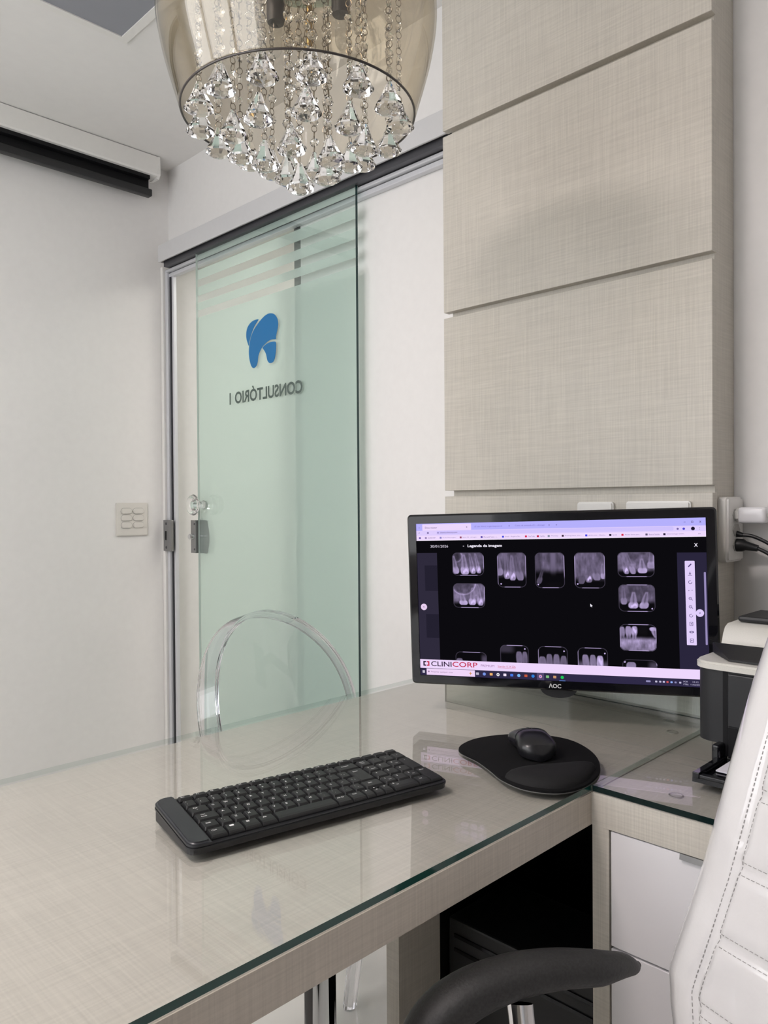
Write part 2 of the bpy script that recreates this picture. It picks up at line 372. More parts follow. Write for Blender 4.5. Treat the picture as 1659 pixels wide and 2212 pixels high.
obj('cylinder', lathe(BM(), [(0, -.017), (.008, -.017), (.010, -.014), (.011, 0), (0, 0)], 20, GU0 - .010, 2.421, 1.047, axis='X'), M_chrome, lk2, True)
for z in (1.002, 1.092): obj('screw', lathe(BM(), [(0, -.0015), (.0035, -.0012), (.004, 0), (0, 0)], 12, GU0 - .010, 2.412, z, axis='X'), M_alud, lk2, True)

# ------------------------------------------------------------------ linen-panelled column behind the desk
PF, PV0, PV1 = 1.412, 0.560, 1.196
pc = thing('panelled_column', 'tall beige linen-look panelled column behind the monitor', 'wall panel', (1.46, .88, 0.0))
obj('backing', bx(1.432, UW - .001, PV0 + .004, PV1 - .012, 0.0, ZC - .001), M_linV, pc)
for z0, z1 in ((2.047, ZC - .002), (1.615, 2.033), (1.190, 1.601), (0.764, 1.176), (0.02, 0.70)):
    obj('board', bx(PF, 1.432, PV0, PV1, z0, z1, bev=.0008, seg=1), M_linV, pc)

# ------------------------------------------------------------------ desk
ZT = 0.76
dk = thing('desk', 'long beige linen-laminate desk with thick front edge', 'desk', (.6, .87, 0))
obj('top', bx(-0.25, PF - .002, .559, 1.188, .704, .750, bev=.0008, seg=1), M_linF if False else M_linH, dk)
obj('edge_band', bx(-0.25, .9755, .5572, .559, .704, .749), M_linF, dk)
obj('leg_panel', bx(.92, 1.025, .886, .915, 0, .704), M_linV, dk)
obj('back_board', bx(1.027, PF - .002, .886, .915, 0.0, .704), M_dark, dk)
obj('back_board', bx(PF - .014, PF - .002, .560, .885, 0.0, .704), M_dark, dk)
obj('end_panel', bx(-0.25, -0.21, .57, 1.18, 0.0, .704), M_linV, dk)
def glass_slab(name, x0, x1, y0, y1, label, em_=None):
    b = bx(x0, x1, y0, y1, .752, .760)
    if x0 < .9: bmesh.ops.bisect_plane(b, geom=b.verts[:] + b.edges[:] + b.faces[:], plane_co=(.9745, 0, 0), plane_no=(1, 0, 0))
    slab_mats(b, 2)
    for f in b.faces:
        if f.normal.y > .9: f.material_index = 2
        if f.normal.x > .9 or (f.normal.y < -.9 and f.calc_center_median().x > .98): f.material_index = 0 if f.normal.x > .9 else 2
    return tag(obj(name, b, None, mats=[M_sheet, em_ or M_edge, M_edgeb]), label, 'glass top')
glass_slab('glass_sheet', -0.25, PF - .002, .557, 1.190, 'clear glass sheet with green edge covering the long desk')
glass_slab('glass_sheet', .974, PF - .002, -0.45, .5555, 'clear glass sheet covering the side cabinet beside the desk', mat('glass_edge_black', (.006, .016, .016), .08))
mat('silicone', (.42, .41, .36), .4)
for x, y, lab in ((1.388, .633, 'round silicone pad under the desk glass close to the upstand'), (1.324, .597, 'faint round silicone pad under the desk glass near the seam'), (1.040, .464, 'round silicone pad under the cabinet glass near its front edge')):
    b = lathe(BM(), [(0, 0), (.010, 0), (.010, .002), (.0085, .002), (.0085, .0008), (0, .0008)], 20, x, y, .750)
    tag(obj('glass_pad', b, MATS['silicone'], smooth=True), lab, 'pad', 'pads under the glass tops')
sg = bx(PF - .0075, PF - .0015, PV0, PV1 - .003, .7605, .835); slab_mats(sg, 0)
tag(obj('glass_upstand', sg, None, mats=[M_door, M_edge]), 'green-tinted glass upstand strip along the panelled column at the desk back', 'glass strip')

# side cabinet
cb = thing('side_cabinet', 'beige cabinet with white drawers joined to the desk corner', 'cabinet', (1.2, .05, 0))
obj('top', bx(.9755, PF - .002, -0.45, .5565, .704, .750, bev=.0008, seg=1), M_linH, cb)
obj('top_edge', bx(.974, .9755, -0.45, .5572, .704, .7495), M_linV, cb)
obj('side_panel', bx(.975, PF - .002, .531, .5565, 0.0, .704), M_linV, cb)
obj('side_panel', bx(.975, PF - .002, -0.45, -0.42, 0.0, .704), M_linV, cb)
obj('carcass', bx(1.0, PF - .004, -0.419, .530, 0.03, .700), M_whitep, cb)
for vv, (y0, y1) in enumerate(((.057, .529), (-.418, .053))):
    for z0, z1 in ((.541, .7015), (.373, .538), (.20, .370), (.03, .197)):
        d = obj('drawer', bx(.976, .9985, y0, y1, z0, z1, bev=.001, seg=1), M_white, cb)
        if z1 > .7:
            yc = y1 - .13
            obj('handle', prism(BM(), [(.972, .7035), (.9985, .7035), (.9985, .7015), (.9755, .7015), (.9745, .6965), (.9705, .6965)], yc - .09, yc + .03, 'Y'), M_steel, d)

# desktop computer under the desk
ct = thing('computer_tower', 'black desktop computer tower standing on the floor under the desk', 'computer', (1.12, .72, 0))
b = bx(1.035, 1.215, .575, .875, .012, .43, bev=.004)
obj('case', b, M_blackp, ct)
for x, y in ((1.06, .61), (1.19, .61), (1.06, .84), (1.19, .84)): obj('foot', lathe(BM(), [(0, 0), (.014, 0), (.014, .013), (0, .013)], 14, x, y, 0), M_dark, ct)
for z in (.40, .375): obj('side_rib', bx(1.0325, 1.0352, .59, .86, z, z + .006), M_blackg, ct)
obj('front_panel', bx(1.04, 1.21, .569, .5755, .02, .425), M_blackg, ct)

# ------------------------------------------------------------------ monitor
MC = Vector((1.1089, .7023, .9955)); mn = Vector((-.9026, -.4305, -.0083)); mr = Vector((.4302, -.9024, .0234)); mu = Vector((-.0176, .0176, .9997))
mo = thing('monitor', 'black glossy computer monitor showing dental x-ray images', 'monitor')
mz = mr.cross(mu).normalized(); mr = mu.cross(mz).normalized()
MS = 1.09; MC = Vector((0, 0, 1.16)) * (1 - MS) + MC * MS       # a 23.6 inch panel
mo.matrix_world = Matrix.Translation(MC) @ Matrix((mr, mu, mz)).transposed().to_4x4() @ Matrix.Scale(MS, 4)
def mm(*a): return [x / 1000 for x in a]
# bezel ring with rounded corners
b = BM(); outer = rrect(-.2535, .2535, -.150, .150, .007, 4); ins = rrect(-.2505, .2505, -.147, .147, .005, 4)
inner = [(sx, sy) for sx, sy in rrect(-.2375, .2375, -.1345, .1340, .0004, 4)]
loops = [[b.verts.new((x, y, z)) for x, y in L] for L, z in ((outer, -.018), (outer, -.004), (ins, 0.0), (inner, 0.0), (inner, -.0030))]
for p, q in zip(loops, loops[1:]):
    for k in range(len(p)): k2 = (k + 1) % len(p); b.faces.new((p[k], p[k2], q[k2], q[k]))
bmesh.ops.recalc_face_normals(b, faces=b.faces)
obj('bezel', b, M_blackg, mo, True, local=True)
b = prism(BM(), outer, -.030, -.0181)
prism(b, rrect(-.19, .19, -.10, .11, .02), -.048, -.030); obj('back_cover', b, M_blackp, mo, local=True)
b = lathe(BM(), [(0, 0), (.030, 0), (.030, .006), (0, .006)], 28); bmesh.ops.scale(b, vec=(1, .5, 1), verts=b.verts)
bmesh.ops.translate(b, vec=(.002, -.1495, -.0145), verts=b.verts); obj('button_lip', b, M_blackp, mo, True, local=True)
# swivel arm from the column to the monitor's back
b = bx(-.05, .05, -.05, .05, -.056, -.048); obj('mount_plate', b, M_blackp, mo, local=True)
b = BM(); inv = mo.matrix_world.inverted()
A1, A2, A3 = inv @ Vector((1.40, .86, 1.0)), inv @ Vector((1.30, .90, 1.0)), Vector((0, 0, -.056))
tube(b, [A1, A2, A3], .014, 12); obj('mount_arm', b, M_blackp, mo, local=True)
b = bx(-.004, .005, -.04, .04, -.06, .06); bmesh.ops.transform(b, matrix=inv @ Matrix.Translation((1.406, .86, 1.0)), verts=b.verts)
obj('wall_bracket', b, M_blackp, mo, local=True)
ml = text_mesh('\u039bOC', .0205, .0075, .03).copy()
lo = obj('maker_logo', ml, mat('logo_silver', (.62, .62, .62), .4), mo); lo.location = (-.0027, -.1423, .0004)
# screen picture: flat lit shapes on the panel
scr = obj('screen', flat(BM(), [(-.2375, -.1345, -.0028), (.2375, -.1345, -.0028), (.2375, .1340, -.0028), (-.2375, .1340, -.0028)]), emit((12, 11, 15)), mo, local=True)
LV = [-.0027]
def ui(name, pts, col, z=None, layer=1):
    b = flat(BM(), [(x / 1000, y / 1000, -.0028 + .00012 * layer) for x, y in pts])
    return obj(name, b, emit(col), scr, local=True)
def rect(name, x0, x1, y0, y1, col, layer=1, r=0):
    return ui(name, rrect(x0, x1, y0, y1, r, 4) if r else [(x0, y0), (x1, y0), (x1, y1), (x0, y1)], col, layer=layer)
def disc(name, x, y, r, col, layer=2, n=20):
    return ui(name, [(x + r * math.cos(2 * PI * k / n), y + r * math.sin(2 * PI * k / n)) for k in range(n)], col, layer=layer)
def utext(s, x, y, w, h, col, layer=3, bold=0.0, left=True):
    me = text_mesh(s, w / 1000, h / 1000 if h else None, bold).copy(); me.materials.clear()
    o = obj('screen_text', me, emit(col), scr)
    o.location = ((x + (w / 2 if left else 0)) / 1000, y / 1000, -.0028 + .00012 * layer); return o
LIL, PNK = (203, 192, 255), (236, 215, 252)
rect('tab_strip', -237.3, 237.3, 121.5, 133.8, (181, 176, 252)); rect('active_tab', -226, -138, 121.5, 132.6, PNK, 2, 1.2)
rect('address_row', -237.3, 237.3, 112.6, 121.5, (222, 205, 253)); rect('address_field', -200, 190, 114.2, 120.6, (208, 194, 252), 2, 2.5)
rect('bookmark_row', -237.3, 237.3, 104.6, 112.6, (238, 217, 253)); rect('header_line', -237.3, 237.3, 103.8, 104.6, (250, 240, 255), 2)
dk1 = (74, 60, 110)
utext('Dino master', -221, 126.5, 22, 3.0, dk1); utext('x', -147, 126.5, 2.4, 2.4, dk1); utext('v', -233, 126.5, 2.4, 1.6, dk1)
utext('(3 sao lidos) organizapessoal', -132, 126.8, 48, 3.0, (120, 108, 190)); utext('x', -73, 127, 2.2, 2.2, dk1)
utext('Caixa de entrada (5) - ahmagn', -62, 127, 50, 3.0, (120, 108, 190)); utext('x', -6, 127, 2.2, 2.2, dk1); utext('+', 6, 127, 2.4, 2.4, dk1)
utext('–', 205, 127.5, 3, .5, dk1); rect('window_button', 216.2, 219.2, 125.8, 128.8, dk1, 2); rect('window_button', 216.7, 218.7, 126.3, 128.3, (181, 176, 252), 3); utext('x', 228, 127.3, 3, 3, dk1)
utext('sistema.clinicorp.com', -194, 117.3, 31, 3.0, dk1); utext('<', -233, 117.3, 2.0, 2.6, dk1); disc('reload_icon', -216, 117.3, 1.7, (120, 105, 160)); disc('site_icon', -197.5, 117.3, 1.2, (120, 105, 160), 3)
disc('search_icon', 196, 116.8, 1.6, (110, 95, 160)); disc('favourite_star', 205, 116.8, 1.9, (72, 64, 200)); disc('profile_icon', 218.5, 116.8, 2.9, (22, 16, 40)); utext(':', 228, 116.8, .8, 3.2, dk1)
bmk = [(-231, (110, 90, 170), '', 0), (-220, (150, 130, 180), 'CLINICORP', 19), (-193, (140, 130, 200), 'O sao lidos organi...', 30), (-157, (150, 80, 110), 'Inbox (2) - ahmagan...', 31), (-120, (88, 70, 170), 'Microsoft Teams - c...', 29),
       (-83, (72, 76, 220), 'Email – Rogério Ric...', 32), (-44, (214, 40, 84), 'YouTube', 16), (-24, (190, 30, 70), 'Netflix', 13), (-6, (130, 140, 160), 'WhatsApp', 17), (17, (60, 40, 60), 'Breaking News, Wor...', 32),
       (55, (70, 70, 230), 'globo.com - Absolu...', 33), (93, (30, 24, 50), 'Spotify', 12), (112, (214, 50, 80), 'Assista Séries para...', 29), (149, (100, 90, 120), 'Busca Saúde', 21), (176, (40, 30, 60), 'Odontologia estéti...', 32)]
for x, c, s, w in bmk:
    rect('bookmark_icon', x - 1.7, x + 1.7, 107.0, 110.2, c, 2, .5)
    if s: utext(s, x + 3.6, 108.6, w - 5, 2.4, (128, 108, 165))
utext('>>', 226, 108.6, 3.5, 2.0, dk1)
utext('30/01/2026', -212, 93.5, 32, 4.4, (216, 208, 224)); utext('-', -153.6, 93.4, 2.4, .8, (216, 208, 224)); utext('Legenda da imagem', -145.3, 93.0, 60, 6.0, (240, 234, 248), bold=.03); utext('X', 219.5, 90.8, 5.4, 5.4, (240, 234, 248), bold=.02)
rect('side_strip', -237.3, -200.8, -106, 81.9, (47, 43, 60)); rect('side_tile', -224, -200.8, 15, 60, (36, 33, 48), 2); rect('side_tile', -224, -200.8, -68, -26, (36, 33, 48), 2)
rect('side_strip', 193.8, 237.3, -107, 79.0, (42, 38, 60))
rect('tool_bar', 205, 219.6, -68, 65.8, (226, 208, 250), 2, 1.2); rect('scroll_bar', 232.6, 235.6, -67, 48, (150, 138, 185), 2, 1.0)
for i, y in enumerate((58.8, 45.4, 32, 18.6, 5.6, -7.5, -20.9, -34, -47, -60.5)):
    x = 212.4; ic = (84, 70, 120); bgc = (226, 208, 250)
    if i == 0: ui('tool_icon', [(x - 2.6, y - 3), (x - 1.2, y - 2.6), (x + 2.8, y + 1.6), (x + 1.4, y + 2.8), (x - 2.5, y - 1.4)], ic, layer=3)
    elif i == 1:
        ui('tool_icon', [(x - 1.9, y + .3), (x, y - 1.6), (x + 1.9, y + .3), (x + .5, y + .3), (x + .5, y + 3), (x - .5, y + 3), (x - .5, y + .3)], ic, layer=3); rect('tool_icon', x - 3, x + 3, y - 3, y - 2.3, ic, 3)
    elif i in (2, 6): disc('tool_icon', x, y, 2.8, ic, 3); disc('tool_icon', x, y, 2.1, bgc, 4); rect('tool_icon', x + 1, x + 3.2, y + .6, y + 2.6, bgc, 5)
    elif i == 3: ui('tool_icon', [(x - 3.2, y - .6), (x - .6, y), (x - 3.2, y + .6)], ic, layer=3); ui('tool_icon', [(x + 3.2, y + 1.4), (x + .6, y + .6), (x + 3.2, y + .2)], ic, layer=3)
    elif i in (4, 5):
        disc('tool_icon', x - .6, y + .6, 2.3, ic, 3); disc('tool_icon', x - .6, y + .6, 1.6, bgc, 4); ui('tool_icon', [(x + .8, y - .4), (x + 1.3, y), (x + 3.2, y - 2.3), (x + 2.6, y - 2.8)], ic, layer=3)
        rect('tool_icon', x - 1.6, x + .4, y + .35, y + .85, ic, 5)
    elif i == 8: ui('tool_icon', [(x + 3.3 * math.cos(a), y + 1.9 * math.sin(a)) for a in [k * PI / 10 for k in range(20)]], ic, layer=3); disc('tool_icon', x, y, 1.5, bgc, 4); disc('tool_icon', x, y, .8, ic, 5)
    else: rect('tool_icon', x - 2.6, x + 2.6, y - 3, y + 3, ic, 3, .4); rect('tool_icon', x - 1.9, x + 1.9, y - 2.3, y + 2.3, bgc, 4); rect('tool_icon', x - .8, x + .8, y - .9, y + .9, ic, 5)
disc('page_button', -227.4, -13.5, 5.7, (232, 206, 240), 3, 28); utext('<', -228.6, -13.4, 1.9, 3.2, (60, 45, 90), 5, .02)
disc('page_button', 225.4, -16.7, 6.0, (222, 204, 250), 3, 28); utext('>', 224.6, -16.6, 1.9, 3.2, (60, 45, 90), 5, .02)
ui('mouse_pointer', [(58.2, -4.0), (58.2, -9.2), (59.5, -8.2), (60.3, -10), (61.1, -9.7), (60.4, -7.9), (62, -7.8)], (240, 236, 248), layer=4)
rect('footer_bar', -237.3, 237.3, -121.8, -106.3, (238, 215, 252), 6); rect('task_bar', -237.3, 237.3, -134.2, -121.8, (48, 43, 72), 6)
rect('search_field', -226, -139, -133.6, -122.4, (240, 214, 248), 7); utext('Pesquisar qualquer coisa', -218, -128, 40, 3.0, (140, 110, 150), 8); disc('search_icon', -222, -127.6, 1.5, (150, 120, 160), 8)
ui('spark_icon', [(-150, -128), (-147.5, -127.3), (-146.8, -124.6), (-146, -127.3), (-143.4, -128), (-146, -128.8), (-146.8, -131.4), (-147.5, -128.8)], (214, 150, 80), layer=8)
for dx, dy in ((0, 0), (2.2, 0), (0, 2.2), (2.2, 2.2)): rect('start_icon', -233.4 + dx, -231.5 + dx, -130.2 + dy, -128.3 + dy, (235, 230, 248), 8)
blk = (40, 26, 52); red = (196, 52, 84)
ui('brand_mark', [(-226.6, -109.4), (-231.6, -109.4), (-231.6, -117.8), (-226.6, -117.8), (-226.6, -115.6), (-229.2, -115.6), (-229.2, -111.6), (-226.6, -111.6)], blk, layer=8)
ui('brand_mark', [(-225.4, -109.4), (-220.4, -109.4), (-220.4, -117.8), (-225.4, -117.8), (-225.4, -115.6), (-222.8, -115.6), (-222.8, -111.6), (-225.4, -111.6)], red, layer=8)
utext('CLINI', -217.2, -113.6, 37, 8.8, blk, 8, .01); utext('CORP', -178.6, -113.2, 44.5, 8.8, red, 8, .01)
utext('PREMIUM', -128.1, -113.6, 23.5, 3.8, (150, 110, 160), 8); utext('Versão: 0.34.22b', -99, -113.7, 31, 3.6, (206, 92, 120), 8); rect('link_line', -99, -68, -116.6, -116.2, (206, 92, 120), 8)
for k, (x, c) in enumerate(zip((-134.5, -122.5, -110.5, -98.6, -86.8, -75, -63, -51, -39, -26.5, -14.8, -2.8, 9.5),
        ((190, 184, 205), (120, 150, 230), (240, 180, 110), (235, 232, 240), (240, 225, 246), (70, 120, 230), (120, 180, 240), (200, 90, 60), (50, 130, 220), (225, 160, 190), (130, 190, 130), (200, 150, 110), (30, 200, 90)))):
    (disc('task_icon', x, -128, 2.7, c, 8, 16) if k in (1, 3, 6, 8, 9, 12) else rect('task_icon', x - 2.5, x + 2.5, -130, -125.8, c, 8, .6))
    if k == 3: disc('task_icon', x, -128, 1.1, (40, 34, 60), 9)
    if k == 9: disc('task_icon', x, -128, 1.1, (90, 100, 220), 9); rect('task_highlight', x - 6, x + 6, -134, -122.2, (84, 74, 112), 7)
    if k == 12: rect('task_underline', x - 5, x + 5, -134, -133.3, (110, 160, 250), 8)
for k, x in enumerate((145.4, 157.5, 163.5, 169, 174.5, 180.5, 186.5, 193.5)): rect('tray_icon', x - (3.5 if k == 0 else 1.6), x + (3.5 if k == 0 else 1.6), -129.4, -126.6, ((150, 145, 190), (200, 195, 220), (190, 185, 215), (200, 195, 230), (210, 90, 90), (150, 180, 250), (140, 135, 180), (190, 185, 215))[k], 8, .8)
utext('POR', 198.4, -126.2, 6.5, 2.4, (190, 185, 215), 8); utext('PTB2', 198.4, -130.4, 7.2, 2.4, (190, 185, 215), 8); utext('10:12', 212, -126.2, 8.5, 2.4, (190, 185, 215), 8); utext('11/02/2026', 209, -130.4, 15, 2.4, (190, 185, 215), 8)
# x-ray pictures: colour drawn per point on fine grids
mx = bpy.data.materials.new('xray_picture'); mx.use_nodes = True; N = mx.node_tree.nodes; N.clear()
o_ = N.new('ShaderNodeOutputMaterial'); e_ = N.new('ShaderNodeEmission'); a_ = N.new('ShaderNodeAttribute'); a_.attribute_name = 'xray'
mx.node_tree.links.new(a_.outputs['Color'], e_.inputs['Color']); mx.node_tree.links.new(e_.outputs[0], o_.inputs['Surface'])
def sst(a, b, x): t = np.clip((x - a) / (b - a), 0, 1); return t * t * (3 - 2 * t)
def xray(name, x0, x1, y0, y1, teeth, air=None, bone=0.42, arcs=(), rad=9.0, up=True, frame=('b',), full=None, tri=None, extra=()):
    """teeth: (crown x, root x, half width, crown y, root y, brightness, filling); unit box, y from crown side"""
    step = 0.55; nx = int((x1 - x0) / step); ny = int((y1 - y0) / step)
    X, Y = np.meshgrid(np.linspace(0, 1, nx + 1), np.linspace(0, 1, ny + 1))
    fy1 = full if full else (y1 - y0)            # full height of the picture where the footer cuts it off
    V = Y if up else 1 - Y                       # 0 at the crown side
    if full: V = (1 - Y) * (y1 - y0) / full
    rng = np.random.RandomState(sum(map(ord, name)) * 13)
    def fbm(sx, sy):
        out = 0
        for k in range(4):
            g = rng.rand(int(sy * 2 ** k) + 3, int(sx * 2 ** k) + 3); a = X * (g.shape[1] - 2); c = V * (g.shape[0] - 2)
            i, j = a.astype(int), c.astype(int); i = np.clip(i, 0, g.shape[1] - 2); j = np.clip(j, 0, g.shape[0] - 2); fx, fy = a - i, c - j
            out = out + ((g[j, i] * (1 - fx) + g[j, i + 1] * fx) * (1 - fy) + (g[j + 1, i] * (1 - fx) + g[j + 1, i + 1] * fx) * fy) / 2 ** k
        return out / 1.875
    L = bone * (0.40 + 0.95 * fbm(5, 3)) * (0.72 + 0.40 * fbm(20, 5))
    al = air if air is not None else 0.22
    edge = al + 0.05 * (fbm(4, 1) - .5)
    L = L * sst(edge, edge + .22, V) + 0.035
    for (ax, ay, ar, aw, ab) in arcs:
        dd = np.hypot((X - ax), (V - ay) * (fy1 / (x1 - x0))); L = L + ab * np.exp(-((dd - ar) / aw) ** 2); L = np.where(dd < ar, L * 0.8, L)
    for (cx, rx, hw, cy, ry, br, fil) in teeth:
        t = (V - cy) / (ry - cy); tc = np.clip(t, 0, 1); ctr = cx + (rx - cx) * tc ** 1.2
        wd = hw * (1.0 - 0.30 * sst(.22, .42, tc) - 0.34 * sst(.42, 1.0, tc)) * (0.45 + .55 * np.sqrt(np.clip(1 - (1 - np.clip(t / .16, 0, 1)) ** 2, 0, 1)))
        ins = sst(-.012, .03, wd - np.abs(X - ctr)) * sst(-.02, .02, t) * (1 - sst(.9, 1.02, t))
        cr = 1 - sst(.28, .42, tc)
        pulp = np.exp(-((X - ctr) / (hw * .16)) ** 2) * sst(.2, .4, tc) * (1 - sst(.8, .95, tc))
        lum = br * (0.80 + .20 * cr + .22 * (fbm(9, 6) - .5) - .22 * pulp + .10 * (np.abs(X - ctr) / np.maximum(wd, .01)) ** 3)
        L = L * (1 - ins) + np.maximum(L, lum) * ins
        if fil:
            ff = ins * np.exp(-((t - .17 - .05 * np.sin((X - ctr) / hw * 5)) / .055) ** 2) * sst(0, .03, hw * .62 - np.abs(X - ctr - hw * .12)); ff = np.clip(ff * 1.4, 0, 1); L = L * (1 - ff) + 1.0 * ff
    for (ex, ey, ew, eh, eb) in extra:
        k = np.exp(-(((X - ex) / ew) ** 4 + ((V - ey) / eh) ** 4)); L = L * (1 - k) + eb * k
    # rounded outline in millimetres, bright film edge on the stated sides
    mxx = X * (x1 - x0); myy = Y * (y1 - y0); wx, hy = x1 - x0, y1 - y0
    if full: myy = myy + (full - hy); hy = full
    qx = np.abs(mxx - wx / 2) - (wx / 2 - rad); qy = np.abs(myy - hy / 2) - (hy / 2 - rad)
    sd = np.hypot(np.maximum(qx, 0), np.maximum(qy, 0)) + np.minimum(np.maximum(qx, qy), 0) - rad
    ring = np.exp(-((sd + .7) / .55) ** 2); g = 0.30 * np.ones_like(L)
    if 'b' in frame: g = np.maximum(g, np.exp(-((myy - .6) / .8) ** 2) * sst(.18, .28, X) * (1 - sst(.75, .85, X)))
    if 't' in frame: g = np.maximum(g, np.exp(-((myy - hy + .6) / .8) ** 2) * sst(.18, .28, X) * (1 - sst(.75, .85, X)))
    if 'r' in frame: g = np.maximum(g, .9 * np.exp(-((mxx - wx) / 2.0) ** 2) * sst(.15, .4, Y))
    if 'l' in frame: g = np.maximum(g, .8 * np.exp(-(mxx / 2.0) ** 2))
    L = L * (1 - ring) + g * ring
    if tri: L = np.maximum(L, .85 * (np.hypot((X - tri[0]) * wx, (Y - tri[1]) * (y1 - y0)) < 1.2))
    L = np.clip(L * 1.16, 0, 1) * (1 - sst(-.25, .25, sd))
    srgb = np.stack([np.clip(L * 1.0, 0, 1) * k for k in (214, 194, 246)], -1) / 255.0
    srgb = np.maximum(srgb, np.array([12, 11, 15]) / 255.0)
    col = np.where(srgb <= .04045, srgb / 12.92, ((srgb + .055) / 1.055) ** 2.4)
    me = bpy.data.meshes.new('xray_image'); zz = -.0028 + .00024
    vs = np.stack([(x0 + X * (x1 - x0)) / 1000, (y0 + Y * (y1 - y0)) / 1000, np.full_like(X, zz)], -1).reshape(-1, 3)
    idx = np.arange((nx + 1) * (ny + 1)).reshape(ny + 1, nx + 1)
    fc = np.stack([idx[:-1, :-1], idx[:-1, 1:], idx[1:, 1:], idx[1:, :-1]], -1).reshape(-1, 4)
    me.from_pydata(vs.tolist(), [], fc.tolist()); at = me.color_attributes.new('xray', 'FLOAT_COLOR', 'POINT')
    at.data.foreach_set('color', np.concatenate([col.reshape(-1, 3), np.ones((col.size // 3, 1))], 1).astype(np.float32).ravel())
    return obj('xray_image', me, mx, scr)
xray('a', -173.4, -117.6, 42, 82.3, [(.10, .03, .13, .08, .9, .66, 0), (.40, .36, .145, .05, .95, .70, 1), (.66, .55, .10, .08, 1.0, .64, 1), (.84, .72, .085, .10, 1.0, .66, 1)], air=.10, arcs=((.12, .85, .18, .03, .2),), frame=('b', 'r'))
xray('b', -94.4, -45.2, 22, 81.6, [(.05, .02, .16, .34, .95, .55, 0), (.33, .30, .11, .24, .95, .58, 1), (.53, .50, .125, .20, .95, .60, 1), (.80, .64, .13, .20, .95, .50, 0)], air=.22, frame=('b', 'r', 'l'), tri=(.12, .1))
xray('c', -30.4, 18.4, 21.3, 81, [(.12, .30, .10, .12, .62, .34, 0)], air=.36, bone=.40, frame=('b', 'r'), tri=(.1, .1), extra=((.62, .08, .34, .12, .06), (.62, .85, .1, .4, .45)))
xray('d', 34.3, 83.1, 21.3, 80.6, [(.22, .36, .12, .12, .80, .36, 0), (.47, .46, .12, .16, .80, .46, 1), (.74, .58, .13, .22, .80, .52, 0), (.95, .92, .10, .26, .7, .66, 0)], air=.14, bone=.44, frame=('b', 'r', 'l'), tri=(.1, .12))
xray('e', 102.8, 159.6, 40, 80.6, [(.25, .08, .085, .12, 1.0, .60, 1), (.43, .24, .09, .12, 1.0, .60, 0), (.68, .66, .135, .15, .75, .72, 0), (.91, .92, .11, .34, 1.1, .60, 0)], air=.14, bone=.46, frame=('b', 'r'))
xray('f', -173.5, -117.3, -14, 28.7, [(.33, .26, .14, .12, .62, .74, 0), (.60, .62, .125, .12, .85, .72, 1), (.86, .76, .10, .10, 1.0, .66, 1)], air=.10, bone=.50, arcs=((.33, 1.05, .38, .03, .22),), frame=('b', 'r'))
xray('g', 103.0, 159.6, -16.2, 27.9, [(.15, .13, .095, .26, .95, .56, 0), (.40, .42, .145, .12, .75, .70, 1), (.68, .78, .135, .12, .75, .66, 0)], air=.24, bone=.40, frame=('b', 't'), tri=(.91, .12))
xray('h', 103.4, 159.8, -79.8, -36.4, [(.06, .09, .09, .10, 1.1, .56, 0), (.24, .25, .095, .08, 1.1, .60, 0), (.41, .38, .095, .08, 1.0, .70, 1), (.94, .98, .14, .10, .5, .72, 0)], air=.40, bone=.66, up=False, frame=('b', 't', 'l', 'r'), extra=((.64, .22, .15, .22, .07),))
xray('i', -172.8, -117.3, -106.5, -90.5, [(.13, .13, .13, .28, 1.8, .45, 0)], air=.9, up=False, full=42, frame=('t',), extra=((.95, .4, .13, .30, .32),))
xray('j', -93.9, -45.2, -106.5, -76.5, [(.66, .74, .12, .18, 1.3, .45, 0), (.86, .90, .10, .18, 1.3, .42, 0)], air=.8, up=False, full=58, frame=('t',), tri=(.87, .8), extra=((.2, .1, .3, .14, .24),))
xray('k', -29.6, 19.5, -106.5, -76.7, [(.14, .2, .13, .30, 1.2, .46, 0), (.38, .4, .11, .22, 1.2, .44, 0), (.62, .6, .11, .22, 1.2, .46, 0), (.86, .82, .11, .26, 1.2, .42, 0)], air=.3, up=False, full=58, frame=('t', 'l'), tri=(.88, .75))
xray('l', 35.6, 83.8, -106.5, -76.8, [(.25, .38, .12, .20, 1.2, .52, 0), (.50, .54, .11, .20, 1.2, .52, 0), (.74, .72, .12, .22, 1.2, .70, 1), (.05, .1, .1, .6, 1.3, .5, 0)], air=.3, up=False, full=58, frame=('t', 'l'), tri=(.9, .7))
xray('m', 106, 159.9, -106.6, -93.8, [(.26, .22, .15, .10, .9, .55, 0)], air=.8, up=False, full=44, frame=('r',), tri=(.08, .65), extra=((.95, .3, .2, .25, .30),))

# ------------------------------------------------------------------ keyboard
KB_A = R(-11.2); SL = 0.075
kb = thing('keyboard', 'slim black wireless keyboard with white legends on the glass desk', 'keyboard', (.4575, .7690, ZT), KB_A)
KL, KD = .378, .137; kb.scale = (1, 1, .86)
def slope(b, z_from):
    for v in b.verts:
        if v.co.z > z_from: v.co.z += v.co.y * SL
b = prism(BM(), rrect(0.0009, KL - .0009, .0015, KD - .001, .0135), 0.0, .0060); slope(b, .003); obj('base', b, M_blackp, kb, local=True)
b = prism(BM(), rrect(0, KL, 0, KD, .014), .0065, .0105); slope(b, .001)
bmesh.ops.bevel(b, geom=[e for e in b.edges if abs(e.verts[0].co.z - e.verts[1].co.z - (e.verts[0].co.y - e.verts[1].co.y) * SL) < 1e-5 and min(v.co.z - v.co.y * SL for v in e.verts) > .009], offset=.0015, segments=2, affect='EDGES')
obj('deck', b, M_blackp, kb, True, local=True)
b = prism(BM(), [(x, y) for x, y in rrect(.0005, .060, .0005, KD - .0005, .0135) if x < .03] + [(.028, .0005), (.028, KD - .0005)][::1], .0104, .0160)
